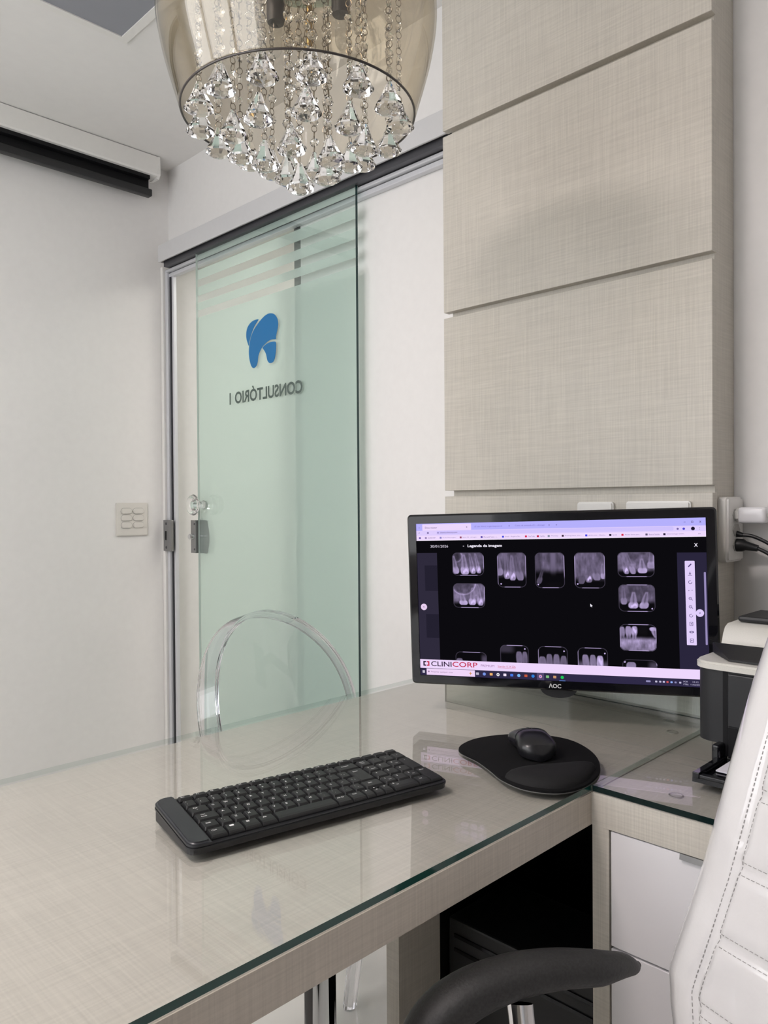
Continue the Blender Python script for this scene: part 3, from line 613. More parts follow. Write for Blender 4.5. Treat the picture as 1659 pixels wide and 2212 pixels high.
bm_pts = [(x, y) for x, y in rrect(.0005, .060, .0005, KD - .0005, .0135) if x < .03]
b.free(); b = prism(BM(), [(.0275, KD - .0005)] + bm_pts + [(.0275, .0005)], .0104, .0165); slope(b, .001)
bmesh.ops.bevel(b, geom=[e for e in b.edges if min(v.co.z - v.co.y * SL for v in e.verts) > .0155], offset=.003, segments=3, affect='EDGES')
obj('side_panel', b, noise_tint(mat('charcoal_plastic', (.020, .022, .026), .33), 900, .1), kb, True, local=True)
U = .01728; KX0 = .0295
ROWY = {0: (.0075, .0285), 1: (.0295, .0505), 2: (.0509, .0719), 3: (.0723, .0933), 4: (.0937, .1147), 5: (.1190, .1315)}
M_key = noise_tint(mat('key_plastic', (.0085, .009, .0098), .46), 1200, .12)
KEYM = {}
def key_mesh(w, d, style):
    k = (round(w, 5), round(d, 5), style)
    if k in KEYM: return KEYM[k]
    b = BM(); g = .0005; h = .0062 if style != 'f' else .0055
    if style == 'front':       # bottom row: front lip rolls down
        secs = [(g, 0.0, .0), (g, .0022, .0), (.0012, .0042, .0008), (.003, .0056, .001), (.0075, h, .0012), (d - .0022, h, .0016), (d - g, .0, .0)]
        rows = [[b.verts.new((g + ins, y, z)), b.verts.new((w - g - ins, y, z))] for y, z, ins in secs]
        for p, q in zip(rows, rows[1:]): b.faces.new((p[0], p[1], q[1], q[0]))
        b.faces.new([r_[0] for r_ in rows]); b.faces.new([r_[1] for r_ in reversed(rows)]); b.faces.new((rows[0][0], rows[-1][0], rows[-1][1], rows[0][1]))
    else:
        t = .0024; L = [rrect(g, w - g, g, d - g, .0008, 1), rrect(g, w - g, g, d - g, .0008, 1), rrect(t, w - t, t + .0012, d - .0012, .0014, 2)]
        L = [rrect(g, w - g, g, d - g, .0009, 2), rrect(g + .0003, w - g - .0003, g + .0003, d - g - .0003, .0009, 2), rrect(t - .0002, w - t + .0002, .0032, d - .0014, .0014, 2), rrect(t + .0004, w - t - .0004, .0038, d - .0020, .0014, 2)]
        rings = [[b.verts.new((x, y, z)) for x, y in P] for P, z in zip(L, (0, .0022, h - .0005, h))]
        for p, q in zip(rings, rings[1:]):
            for i in range(len(p)): i2 = (i + 1) % len(p); b.faces.new((p[i], p[i2], q[i2], q[i]))
        b.faces.new(rings[-1])
    bmesh.ops.recalc_face_normals(b, faces=b.faces); me = bpy.data.meshes.new('key'); b.to_mesh(me); b.free(); me.materials.append(M_key)
    KEYM[k] = me; return me
def key(x0, x1, row, leg, d=None, style='n', y=None, lx=.36, ly=.62, lh=.0030):
    y0, y1 = ROWY[row] if y is None else y
    o = obj('key', key_mesh(x1 - x0, y1 - y0, style), None, kb)
    o.location = (x0, y0, .0102 + y0 * SL); o.rotation_euler = (math.atan(SL), 0, 0)
    h = .0062 if style != 'f' else .0055
    for (s, px, py, hh) in ([(leg, lx, ly, lh)] if isinstance(leg, str) else leg):
        if not s: continue
        if s == '#win':
            b = BM()
            for dx in (0, .0021):
                for dy in (0, .0019): flat(b, [(dx, dy, 0), (dx + .0018, dy + .0002 * (dx > 0), 0), (dx + .0018, dy + .0016, 0), (dx, dy + .0016, 0)])
            t = obj('legend', b, M_keytxt, o, local=True)
        elif s == '#fn':
            t = obj('legend', flat(BM(), [(x, yy, 0) for x, yy in rrect(-.0028, .0028, -.0018, .0018, .0006, 2)]), M_keytxt, o, local=True)
        elif s in ('#l', '#r', '#u', '#d'):
            a = {'#l': PI, '#r': 0, '#u': PI / 2, '#d': -PI / 2}[s]
            t = obj('legend', flat(BM(), [(.0016 * math.cos(a + q), .0016 * math.sin(a + q), 0) for q in (0, 2.09, 4.19)]), M_keytxt, o, local=True)
        else:
            me = text_mesh(s, None, hh * 1.22 * (1.0 if s[0].isupper() or s[0].isdigit() else .75), .016)
            if not me.materials: me.materials.append(M_keytxt)
            t = obj('legend', me, None, o)
        t.location = ((x1 - x0) * px, (y1 - y0) * py, h + .00015)
def run(row, items, x=KX0, style='n'):
    for leg, w in items:
        key(x, x + w * U, row, leg, style=style); x += w * U
    return x
num = [[("'", .3, .45, .0012), ('"', .3, .75, .0012)]] + [[(str((k + 1) % 10), .3, .45, .0026), (s, .3, .78, .0022)] for k, s in enumerate('!@#$%"&*()')] + [[('-', .35, .45, .0006), ('_', .35, .75, .0005)], [('=', .35, .45, .0012), ('+', .35, .78, .0018)]]
run(4, [(k, 1) for k in num] + [([('Backspace', .45, .62, .0022)], 2)])
run(3, [([('Tab', .36, .72, .0022), ('=', .40, .48, .0010)], 1.5)] + [(c, 1) for c in 'QWERTYUIOP'] + [([('^', .4, .7, .0012)], 1), ([('{', .3, .6, .0026), ('[', .5, .5, .0024)], 1)])
run(2, [([('Caps', .38, .72, .0022), ('Lock', .38, .50, .0022)], 1.75)] + [(c, 1) for c in 'ASDFGHJKLÇ'] + [([('~', .35, .55, .0012)], 1), ([('}', .3, .6, .0026), (']', .5, .5, .0024)], 1)])
key(KX0 + 13.5 * U, KX0 + 15 * U, 3, [('Enter', .42, .80, .0022)], y=(ROWY[2][0], ROWY[3][1]))
run(1, [([('Shift', .42, .6, .0022)], 1.25), ([('|', .3, .7, .0026), ('/', .45, .5, .0024)], 1)] + [(c, 1) for c in 'ZXCVBNM'] + [([('<', .35, .72, .0014), (',', .45, .45, .0010)], 1), ([('>', .35, .72, .0014), ('.', .45, .45, .0007)], 1), ([(':', .35, .72, .0016), (';', .45, .45, .0018)], 1), ([('?', .35, .65, .0024), ('/', .5, .45, .0022)], 1), ([('Shift', .42, .6, .0022)], 1.75)])
x = run(0, [([('Ctrl', .38, .66, .0024)], 1.25), ([('#fn', .42, .70, 0)], 1.25), ([('#win', .30, .62, 0)], 1.25), ([('Alt', .42, .70, .0024)], 1.25), ('', 5), ([('Alt Gr', .45, .70, .0024)], 1.25), ([('Ctrl', .45, .70, .0024)], 1.25), ([('#l', .45, .72, 0)], .84)], style='front')
key(x, x + .83 * U, 0, [('#d', .5, .78, 0)], style='front', y=(ROWY[0][0], ROWY[0][1] - .0055)); key(x, x + .83 * U, 0, [('#u', .5, .6, 0)], style='f', y=(ROWY[0][1] - .0052, ROWY[0][1] + .0002))
key(x + .83 * U, x + 1.66 * U, 0, [('#r', .5, .74, 0)], style='front')
x = KX0
for k in range(13):
    key(x, x + 15 * U / 13, 5, [('Esc' if k == 0 else 'F%d' % k, .35, .62, .0022)], style='f'); x += 15 * U / 13
NX = KX0 + 15.12 * U; NU = (KL - .006 - NX) / 4
for k in range(4): key(NX + k * NU, NX + (k + 1) * NU, 5, '', style='f')
for k, s in enumerate(([('Num', .4, .7, .0020), ('Lock', .4, .5, .0020)], [('/', .4, .6, .0022)], [('*', .4, .6, .0016)], [('-', .45, .6, .0006)])): key(NX + k * NU, NX + (k + 1) * NU, 4, s)
for row, ks in ((3, '789'), (2, '456'), (1, '123')):
    for k, s in enumerate(ks): key(NX + k * NU, NX + (k + 1) * NU, row, [(s, .30, .68, .0028), (('Home', '', 'PgUp', '', '', '', 'End', '', 'PgDn')['789456123'.index(s)], .55, .42, .0016)])
key(NX + 3 * NU, NX + 4 * NU, 3, [('+', .42, .82, .0018)], y=(ROWY[2][0], ROWY[3][1])); key(NX + 3 * NU, NX + 4 * NU, 0, [('Enter', .42, .84, .0020)], y=(ROWY[0][0], ROWY[1][1]), style='front')
key(NX, NX + 2 * NU, 0, [('0', .16, .78, .0028), ('Ins', .26, .56, .0018)], style='front'); key(NX + 2 * NU, NX + 3 * NU, 0, [(',', .4, .76, .0010), ('Del', .45, .56, .0018)], style='front')

# ------------------------------------------------------------------ mouse pad and mouse
mp = thing('mouse_pad', 'black ergonomic mouse pad with padded wrist rest', 'mouse pad', (1.0, .67, ZT))
ol = [(.958, .786), (1.015, .800), (1.075, .775), (1.115, .725), (1.120, .672), (1.085, .615), (1.025, .572), (.960, .557), (.912, .570), (.890, .610), (.897, .655), (.916, .690), (.936, .730)]
out = [(p.x, p.y) for p in spline([(x, y, 0) for x, y in ol], 6)]
def inset(pts, d):
    n = len(pts); cx = sum(p[0] for p in pts) / n; cy = sum(p[1] for p in pts) / n; o = []
    for i in range(n):
        a, b_ = Vector(pts[i - 1]), Vector(pts[(i + 1) % n]); t = (b_ - a).normalized(); nrm = Vector((-t.y, t.x))
        if nrm.dot(Vector((cx, cy)) - Vector(pts[i])) < 0: nrm = -nrm
        o.append((pts[i][0] + nrm.x * d, pts[i][1] + nrm.y * d))
    return o
obj('rubber_base', prism(BM(), out, ZT, ZT + .0012), mat('grey_rubber', (.12, .12, .115), .7), mp)
b = BM(); lp = [[b.verts.new((x, y, z)) for x, y in P] for P, z in ((out, ZT + .0012), (inset(out, .0002), ZT + .0042), (inset(out, .0018), ZT + .0052))]
for p, q in zip(lp, lp[1:]):
    for i in range(len(p)): i2 = (i + 1) % len(p); b.faces.new((p[i], p[i2], q[i2], q[i]))
b.faces.new(lp[-1]); bmesh.ops.recalc_face_normals(b, faces=b.faces); bmesh.ops.triangulate(b, faces=[f for f in b.faces if len(f.verts) > 4])
obj('cloth_top', b, M_blackc, mp, True)
# wrist rest: a low gel cushion along the near rim
wr = [(.902, .655), (.935, .650), (.985, .618), (1.028, .588), (1.020, .577), (.960, .562), (.917, .574), (.895, .612)]
wo = [(p.x, p.y) for p in spline([(x, y, 0) for x, y in wr], 6)]
b = BM(); cx = sum(p[0] for p in wo) / len(wo); cy = sum(p[1] for p in wo) / len(wo); rings = []
for s, z in ((1.0, 0.004), (.97, .009), (.90, .0135), (.78, .0165), (.55, .0185), (.28, .019)):
    rings.append([b.verts.new((cx + (x - cx) * s, cy + (y - cy) * s, ZT + z)) for x, y in wo])
for p, q in zip(rings, rings[1:]):
    for i in range(len(p)): i2 = (i + 1) % len(p); b.faces.new((p[i], p[i2], q[i2], q[i]))
b.faces.new(rings[-1]); bmesh.ops.recalc_face_normals(b, faces=b.faces)
obj('wrist_rest', b, noise_tint(mat('lycra', (.010, .010, .0105), .75, spec=.25), 1500, .25, bump=.2), mp, True)

ms = thing('mouse', 'small black wireless mouse resting on the mouse pad', 'mouse', (1.025, .690, ZT + .0054), R(-42))
def mouse_loft(b, ya, yb, grow=0.0, n=18, seg=24):
    rings = []
    for k in range(n + 1):
        y = ya + (yb - ya) * k / n; t = (y + .052) / .104                 # 0 rear .. 1 front
        t = min(max(t, .0), 1.0)
        w = .0305 * (1 - .12 * math.sin(PI * min(1, max(0, (t - .2) / .6)))) * min(1, math.sqrt(max(0, 1 - ((.24 - t) / .24) ** 2)) if t < .24 else 1) * (1 if t < .86 else math.sqrt(max(0, 1 - ((t - .86) / .145) ** 2)))
        h = .0385 * (math.sin(PI * (.10 + .80 * (1 - t) ** .85)) ** .55) * (1 - .50 * max(0, t - .35))
        if t < .05: h *= .55 + 9 * t
        ring = []
        for j in range(seg):
            a = 2 * PI * j / seg; cx_, cz_ = math.cos(a), math.sin(a)
            x = (w + grow) * math.copysign(abs(cx_) ** .75, cx_); z = (h + grow) * (math.copysign(abs(cz_) ** .8, cz_) * .5 + .5) * 1.0
            if cz_ < 0: z = (h) * (.5 - .5 * abs(cz_) ** .4)
            ring.append(b.verts.new((x, y, max(0.0, z) + .0008)))
        rings.append(ring)
    for p, q in zip(rings, rings[1:]):
        for i in range(seg): i2 = (i + 1) % seg; b.faces.new((p[i], p[i2], q[i2], q[i]))
    b.faces.new(list(reversed(rings[0]))); b.faces.new(rings[-1]); bmesh.ops.recalc_face_normals(b, faces=b.faces); return b
obj('shell', mouse_loft(BM(), -.0516, .0516), mat('mouse_black', (.010, .010, .012), .28), ms, True, local=True)
b = mouse_loft(BM(), .004, .0518, .0006, 12); bmesh.ops.bisect_plane(b, geom=b.verts[:] + b.edges[:] + b.faces[:], plane_co=(0, 0, .012), plane_no=(0, 0, 1), clear_inner=True)
b2 = b.copy(); bmesh.ops.bisect_plane(b, geom=b.verts[:] + b.edges[:] + b.faces[:], plane_co=(-.0012, 0, 0), plane_no=(1, 0, 0), clear_outer=True)
bmesh.ops.bisect_plane(b2, geom=b2.verts[:] + b2.edges[:] + b2.faces[:], plane_co=(.0012, 0, 0), plane_no=(-1, 0, 0), clear_outer=True)
M_mb = mat('mouse_button', (.016, .015, .020), .25)
obj('button', b, M_mb, ms, True, local=True); obj('button', b2, M_mb, ms, True, local=True)
obj('scroll_wheel', lathe(BM(), [(0, -.003), (.008, -.003), (.009, -.0015), (.009, .0015), (.008, .003), (0, .003)], 20, 0, .028, .0215, axis='X'), M_blackp, ms, True, local=True)

# ------------------------------------------------------------------ printer and its paper
pr = thing('printer', 'black and cream laser printer on the side cabinet beside the monitor', 'printer', (1.37, .34, ZT))
PU0, PV = 1.247, .5245
b = prism(BM(), rrect(PU0, 1.500, .150, PV, .026, 6), ZT + .008, .8965)
bmesh.ops.bevel(b, geom=[e for e in b.edges if max(v.co.z for v in e.verts) < ZT + .009], offset=.024, segments=6, affect='EDGES')
obj('body', b, noise_tint(mat('printer_charcoal', (.0125, .0135, .0155), .5), 900, .1), pr, True)
for x, y in ((1.30, .20), (1.30, .47), (1.46, .20), (1.46, .47)): obj('foot', lathe(BM(), [(0, 0), (.012, 0), (.012, .009), (0, .009)], 14, x, y, ZT), M_dark, pr)
obj('front_groove', bx(PU0 - .0006, PU0 + .002, .474, .481, .775, .895), M_dark, pr)
obj('front_cover', bx(PU0 - .0045, PU0 + .004, .20, .473, .818, .893, bev=.002), MATS['printer_charcoal'], pr)
obj('feed_slot', bx(PU0 - .0012, PU0 + .004, .20, .473, .773, .816), M_dark, pr)
b = prism(BM(), rrect(PU0 - .006, 1.505, .145, PV + .004, .032, 6), .8965, .9065)
bmesh.ops.bevel(b, geom=[e for e in b.edges if min(v.co.z for v in e.verts) > .905], offset=.003, segments=2, affect='EDGES')
obj('top_shell', b, M_cream, pr, True)
prof = [(1.330, .9065), (1.343, .9085), (1.351, .914), (1.356, .922), (1.361, .932), (1.368, .940), (1.380, .9445), (1.500, .947), (1.500, .9065)]
b = prism(BM(), prof, .160, .524, 'Y'); obj('rear_hump', b, M_cream, pr, True)
obj('scanner_lid', bx(1.395, 1.498, .165, .514, .9465, .9555, bev=.004), MATS['printer_charcoal'], pr)
b = prism(BM(), [(.30, .9075), (.425, .9075), (.440, .915), (.447, .930), (.442, .937), (.430, .940), (.30, .940)], 1.334, 1.366, 'X'); obj('exit_slot', b, M_dark, pr)
b = BM(); q = [(1.262, .478, .9072), (1.316, .5235, .9078), (1.332, .20, .9078), (1.262, .23, .9072)]
lo_ = [b.verts.new(p) for p in q]; hi_ = [b.verts.new((p[0], p[1], p[2] + (.0150 if i in (1, 2) else .0030))) for i, p in enumerate(q)]
b.faces.new(lo_); b.faces.new(hi_)
for i in range(4): b.faces.new((lo_[i], lo_[(i + 1) % 4], hi_[(i + 1) % 4], hi_[i]))
bmesh.ops.recalc_face_normals(b, faces=b.faces); obj('exit_tray', b, M_blackp, pr)
b = bx(1.144, PU0 + .01, .225, .4845, ZT + .003, ZT + .009); obj('feed_tray', b, M_blackg, pr)
obj('tray_rim', bx(1.144, PU0, .4745, .4845, ZT + .009, ZT + .016, bev=.001), M_blackg, pr); obj('tray_rim', bx(1.144, 1.154, .225, .4745, ZT + .009, ZT + .014, bev=.001), M_blackg, pr)
obj('tray_hinge', bx(1.225, PU0 + .004, .478, .490, ZT + .004, ZT + .034, bev=.003), M_blackg, pr)
for x, y in ((1.156, .46), (1.156, .25)): obj('foot', bx(x, x + .012, y - .006, y + .006, ZT, ZT + .0035), M_dark, pr)
pr.location = (1.37 - .067, .34 - .0275, ZT); pr.scale = (1, 1, 1.065)
tag(obj('paper_sheet', bx(1.118, 1.185, .235, .440, ZT + .0110, ZT + .0128), M_paper), 'white paper lying in the open feed tray of the printer', 'paper')

# ------------------------------------------------------------------ switches, outlets, charger, plugs
sw = thing('light_switch', 'cream wall switch plate with six oval rockers left of the door', 'switch', (1.36, VW, 1.11))
b = prism(BM(), rrect(1.298, 1.423, 1.047, 1.170, .006), VW - .008, VW - .0005, 'Y'); bmesh.ops.bevel(b, geom=[e for e in b.edges if max(v.co.y for v in e.verts) < VW - .007], offset=.003, segments=2, affect='EDGES')
obj('plate', b, M_switch, sw, True)
for cx in (1.337, 1.384):
    for cz in (1.139, 1.1135, 1.087):
        obj('rocker_gap', prism(BM(), rrect(cx - .0222, cx + .0222, cz - .0117, cz + .0117, .0112, 5), VW - .0086, VW - .007, 'Y'), M_gap, sw)
        b = prism(BM(), rrect(cx - .021, cx + .021, cz - .0105, cz + .0105, .0100, 5), VW - .0125, VW - .008, 'Y')
        bmesh.ops.bevel(b, geom=[e for e in b.edges if max(v.co.y for v in e.verts) < VW - .012], offset=.002, segments=2, affect='EDGES'); obj('rocker', b, M_switch, sw, True)
for (y0, y1, zt, lab) in ((.753, .834, 1.1605, 'narrow white outlet plate on the panel above the monitor top'), (.598, .726, 1.1615, 'wide white outlet plate on the panel above the monitor top right')):
    ou = thing('wall_outlet', lab, 'outlet', (PF, (y0 + y1) / 2, zt - .06), group='outlet plates behind the monitor')
    b = prism(BM(), rrect(y0, y1, zt - .118, zt, .006), PF - .009, PF - .0005, 'X'); bmesh.ops.bevel(b, geom=[e for e in b.edges if max(v.co.x for v in e.verts) < PF - .008], offset=.003, segments=2, affect='EDGES')
    obj('plate', b, M_whitep, ou, True)
    for k in range(1 if y1 - y0 < .1 else 2):
        yc = (y0 + y1) / 2 + (0 if y1 - y0 < .1 else (-.03, .03)[k])
        obj('socket', prism(BM(), [(yc - .02, zt - .06), (yc - .01, zt - .045), (yc + .01, zt - .045), (yc + .02, zt - .06), (yc + .01, zt - .075), (yc - .01, zt - .075)], PF - .0105, PF - .009, 'X'), M_whitep, ou)
SV = PV0 + .004
os_ = thing('outlet_strip', 'tall white outlet strip on the side of the panelled column', 'outlet', (1.485, SV, 1.10))
b = prism(BM(), rrect(1.445, 1.5235, 1.047, 1.168, .008), SV - .018, SV - .0005, 'Y'); bmesh.ops.bevel(b, geom=[e for e in b.edges if max(v.co.y for v in e.verts) < SV - .017], offset=.004, segments=3, affect='EDGES')
obj('plate', b, M_whitep, os_, True)
for z in (1.134, 1.106, 1.078): obj('socket', prism(BM(), [(1.468, z), (1.476, z + .011), (1.494, z + .011), (1.502, z), (1.494, z - .011), (1.476, z - .011)], SV - .0195, SV - .018, 'Y'), mat('socket_grey', (.45, .44, .42), .5) if 'socket_grey' not in MATS else MATS['socket_grey'], os_)
cg = thing('phone_charger', 'white phone charger block plugged into the top socket', 'charger', (1.486, SV - .02, 1.134))
obj('collar', lathe(BM(), [(0, 0), (.013, 0), (.013, .006), (0, .006)], 6, 1.486, SV - .0255, 1.134, axis='Y'), M_whitep, cg)
b = bx(1.470, 1.502, SV - .074, SV - .0256, 1.119, 1.149, bev=.006, seg=3); obj('block', b, M_white, cg, True)
obj('cable_plug', bx(1.480, 1.492, SV - .100, SV - .0742, 1.129, 1.139, bev=.003), M_whitep, cg, True)
for (z, pts, lab) in ((1.078, [(1.486, SV - .040, 1.077), (1.488, SV - .062, 1.070), (1.49, SV - .085, 1.055), (1.492, SV - .115, 1.025), (1.494, SV - .15, .98)], 'black angled power plug and cable in the lowest socket'),
                      (1.100, [(1.486, SV - .030, 1.097), (1.488, SV - .050, 1.094), (1.49, SV - .08, 1.078), (1.492, SV - .11, 1.05), (1.494, SV - .145, 1.005)], 'thin black cable leaving the middle socket')):
    pg = thing('power_plug', lab, 'plug', (1.486, SV - .02, z))
    if z < 1.09: obj('plug_body', tube(BM(), [(1.486, SV - .0196, 1.078), (1.486, SV - .030, 1.078), (1.486, SV - .036, 1.077), (1.487, SV - .056, 1.073)], [.0125, .012, .0085, .006], 14), M_blackp, pg, True)
    else: obj('plug_body', tube(BM(), [(1.486, SV - .0196, 1.099), (1.486, SV - .030, 1.097)], [.006, .004], 12), M_blackp, pg, True)
    obj('cable', tube(BM(), spline(pts, 5, False), .0034, 10), M_blackp, pg, True)

# ------------------------------------------------------------------ projection screen and ceiling light
ps = thing('projection_screen', 'retracted projection screen in a white case on the left wall under the ceiling', 'projection screen', (.8, 2.6, 2.37))
obj('case', prism(BM(), [(2.575, ZC - .004), (2.580, ZC - .001), (2.655, ZC - .001), (2.655, 2.372), (2.640, 2.362), (2.576, 2.366), (2.573, 2.372)], -.6, 1.430, 'X'), M_whitep, ps)
obj('end_cap', prism(BM(), [(2.574, ZC - .003), (2.657, ZC - .002), (2.657, 2.368), (2.630, 2.360), (2.584, 2.358), (2.572, 2.372)], 1.430, 1.439, 'X'), M_whitep, ps)
obj('screen_cloth', bx(-.57, 1.412, 2.612, 2.616, 2.310, 2.364), M_dark, ps)
obj('slot', bx(-.57, 1.405, 2.588, 2.640, 2.352, 2.3655), M_dark, ps)
obj('weight_bar', bx(-.58, 1.420, 2.598, 2.628, 2.296, 2.322, bev=.004), M_blackp, ps, True)
def square_light(label, LX0, LX1, LY0, LY1, m):
    lf = thing('ceiling_light', label, 'ceiling light', ((LX0 + LX1) / 2, (LY0 + LY1) / 2, ZC))
    b = BM(); e = .023
    box(b, LX0, LX1, LY0, LY0 + e, ZC - .006, ZC - .0002); box(b, LX0, LX1, LY1 - e, LY1, ZC - .006, ZC - .0002)
    box(b, LX0, LX0 + e, LY0 + e, LY1 - e, ZC - .006, ZC - .0002); box(b, LX1 - e, LX1, LY0 + e, LY1 - e, ZC - .006, ZC - .0002)
    obj('frame', b, M_whitep, lf); obj('diffuser', bx(LX0 + e, LX1 - e, LY0 + e, LY1 - e, ZC - .003, ZC - .0003), m, lf)
square_light('square recessed ceiling light with grey unlit diffuser above the left wall', .645, 1.020, 1.64, 2.005, M_diff)
# the twin of that light, switched on, which the glass bowl mirrors
square_light('lit square ceiling light over the left end of the desk, mirrored in the glass bowl', -.62, -.245, .70, 1.065, emit((255, 241, 238), 66.0))

# ------------------------------------------------------------------ clear acrylic chair behind the desk
ac = thing('acrylic_chair', 'clear acrylic chair with round medallion back behind the desk', 'chair', (1.0, 1.13, 0))
BC = Vector((.993, 1.318, .713)); bu = Vector((1, 0, 0)); bv = Vector((0, .30, .954)).normalized(); bn = bu.cross(bv)
def bp(a, rx, ry, off):
    x = rx * math.cos(a); e = (bn - bu * (2.5 * x)).normalized()       # the back wraps round the sitter
    return BC + bu * x + bv * (ry * math.sin(a)) + bn * (1.25 * x * x) + e * off
def oval_band(b, rx, ry, w, d0, d1, seg=72):
    L = []
    for dr, off in ((0, d0), (0, d1), (-w, d1), (-w, d0)): L.append([b.verts.new(bp(2 * PI * k / seg, rx + dr, ry + dr, off)) for k in range(seg)])
    for i in range(4):
        p, q = L[i], L[(i + 1) % 4]
        for k in range(seg): k2 = (k + 1) % seg; b.faces.new((p[k], p[k2], q[k2], q[k]))
    bmesh.ops.recalc_face_normals(b, faces=b.faces); return b
b = oval_band(BM(), .189, .222, .010, -.024, .024); bmesh.ops.bevel(b, geom=[e for e in b.edges if len(e.link_faces) == 2 and e.calc_face_angle() > 1.0], offset=.003, segments=2, affect='EDGES')
obj('back_rim', b, M_acryl, ac, True)
b = BM(); seg = 64; L = []
for off in (-.0025, .0025):
    L.append([[b.verts.new(bp(2 * PI * k / seg, 0.180 * s, .213 * s, off)) for k in range(seg)] for s in (1, .75, .5, .25)])
for side in L:
    for p, q in zip(side, side[1:]):
        for k in range(seg): k2 = (k + 1) % seg; b.faces.new((p[k], p[k2], q[k2], q[k]))
    b.faces.new(side[-1])
for k in range(seg): k2 = (k + 1) % seg; b.faces.new((L[0][0][k], L[0][0][k2], L[1][0][k2], L[1][0][k]))
bmesh.ops.recalc_face_normals(b, faces=b.faces); obj('back_plate', b, M_acrylt, ac, True)
b = prism(BM(), rrect(.785, 1.225, .920, 1.245, .05, 6), .405, .43); bmesh.ops.bevel(b, geom=[e for e in b.edges if abs(e.verts[0].co.z - e.verts[1].co.z) < 1e-6], offset=.004, segments=2, affect='EDGES')
obj('seat', b, M_acrylt, ac, True)
for x in (.800, 1.180):
    obj('front_leg', bx(x - .018, x + .022, .93, .97, 0, .404, bev=.006), M_acryl, ac, True)
for s in (-1, 1):
    x = 1.005 + s * .15
    obj('rear_leg', tube(BM(), [(x + s * .03, 1.30, .0), (x + s * .02, 1.25, .25), (x, 1.225, .42), (x - s * .01, 1.238, .52)], [.015, .018, .020, .016], 8), M_acryl, ac, True)

# ------------------------------------------------------------------ white office chair at the right
oc_az = R(73.5); d_ = Vector((math.cos(oc_az), math.sin(oc_az), 0)); n_ = Vector((-math.sin(oc_az), math.cos(oc_az), 0))
E0 = Vector((.8732, .3959, .62)) - d_ * .006; rec = R(14); up_ = u0 * math.cos(rec) - n_ * math.sin(rec); nn = d_.cross(up_).normalized()
HC = .25                                                        # half width at the widest point
ocb = E0 - d_ * HC + n_ * .20
oc = thing('office_chair', 'white glossy leatherette office chair with black arms at the right', 'office chair', (ocb.x, ocb.y, 0))
ET = [(-.17, -.045), (-.10, -.032), (-.06, -.020), (-.03, -.008), (0, 0), (.02, -.003), (.067, -.012), (.129, -.023), (.185, -.030), (.268, -.040), (.335, -.049), (.391, -.060), (.44, -.080), (.48, -.108), (.505, -.145), (.515, -.19)]
def edge_s(t):
    xs = [e[0] for e in ET]; return float(np.interp(t, xs, [e[1] for e in ET]))
def half(t): return HC + edge_s(t)
SEAMS = (.146 + .079, .146, .067, -.008, -.085)
def front_off(s, t):
    """padding towards the sitter; s measured from the centre line"""
    h = max(half(t), .02); a = min(1.0, abs(s) / h); end = min(1, (t + .175) / .03) * min(1, max(0.0, (.520 - t)) / .03); end = max(0, end)
    o = .046 * (1 - a ** 7) ** .5 * math.sqrt(end)
    ds = h - abs(s)
    o -= .0045 * math.exp(-((ds - .062) / .0055) ** 2) * (1 if t < .44 else 0)
    if ds > .066:
        for q in SEAMS: o -= .0040 * math.exp(-((t - q) / .006) ** 2)
        o += .004
    return o
def cp(s, t, off): return E0 - d_ * HC + d_ * s + up_ * t - nn * off
b = BM(); nt_, na = 110, 72; FR = []; BK = []
for i in range(nt_ + 1):
    t = -.17 + .685 * i / nt_; h = half(t); fr = []; bk = []
    for j in range(na + 1):
        a = -1 + 2 * j / na; a = math.copysign(1 - (1 - abs(a)) ** 1.5, a); s = a * h
        fr.append(b.verts.new(cp(s, t, front_off(s, t) if abs(a) < 1 else 0)))
        end = max(0, min(1, (t + .17) / .02) * min(1, (.515 - t) / .02)); bk.append(fr[-1] if abs(a) == 1 or i in (0, nt_) else b.verts.new(cp(s, t, -.022 * (1 - a ** 6) ** .5 * math.sqrt(end))))
    FR.append(fr); BK.append(bk)
for G, fl in ((FR, 0), (BK, 1)):
    for i in range(nt_):
        for j in range(na):
            q = [G[i][j], G[i][j + 1], G[i + 1][j + 1], G[i + 1][j]]; q = list(dict.fromkeys(q))
            if len(q) >= 3:
                try: b.faces.new(q)
                except ValueError: pass
bmesh.ops.recalc_face_normals(b, faces=b.faces)
back = obj('backrest', b, M_leather, oc, 2)
# piping along the outline and double rows of stitches
ts = [-.165 + .675 * k / 90 for k in range(91)]
for s_ in (1, -1): obj('piping', tube(BM(), [cp(s_ * half(t) , t, 0.001) for t in ts], .0028, 6), M_leather, back, True)
b = BM()
def dash(p, q): tube(b, [p, q], .00042, 5)
def dashes(fn, L):
    n = int(L / .0058)
    for k in range(n):
        a, c = fn(k / n), fn((k + .62) / n); dash(cp(a[0], a[1], front_off(*a) + .0002), cp(c[0], c[1], front_off(*c) + .0002))
for s_ in (1, -1):
    for dd in (.0555, .0685): dashes(lambda k, dd=dd, s_=s_: ((half(-.165 + .60 * k) - dd) * s_, -.165 + .60 * k), .60)
for q in SEAMS:
    for dq in (.0065, -.0065): dashes(lambda k, q=q, dq=dq: (-(half(q) - .069) + 2 * (half(q) - .069) * k, q + dq), 2 * (half(q) - .069))
obj('stitching', b, M_stitch, back)['kind'] = 'stuff'
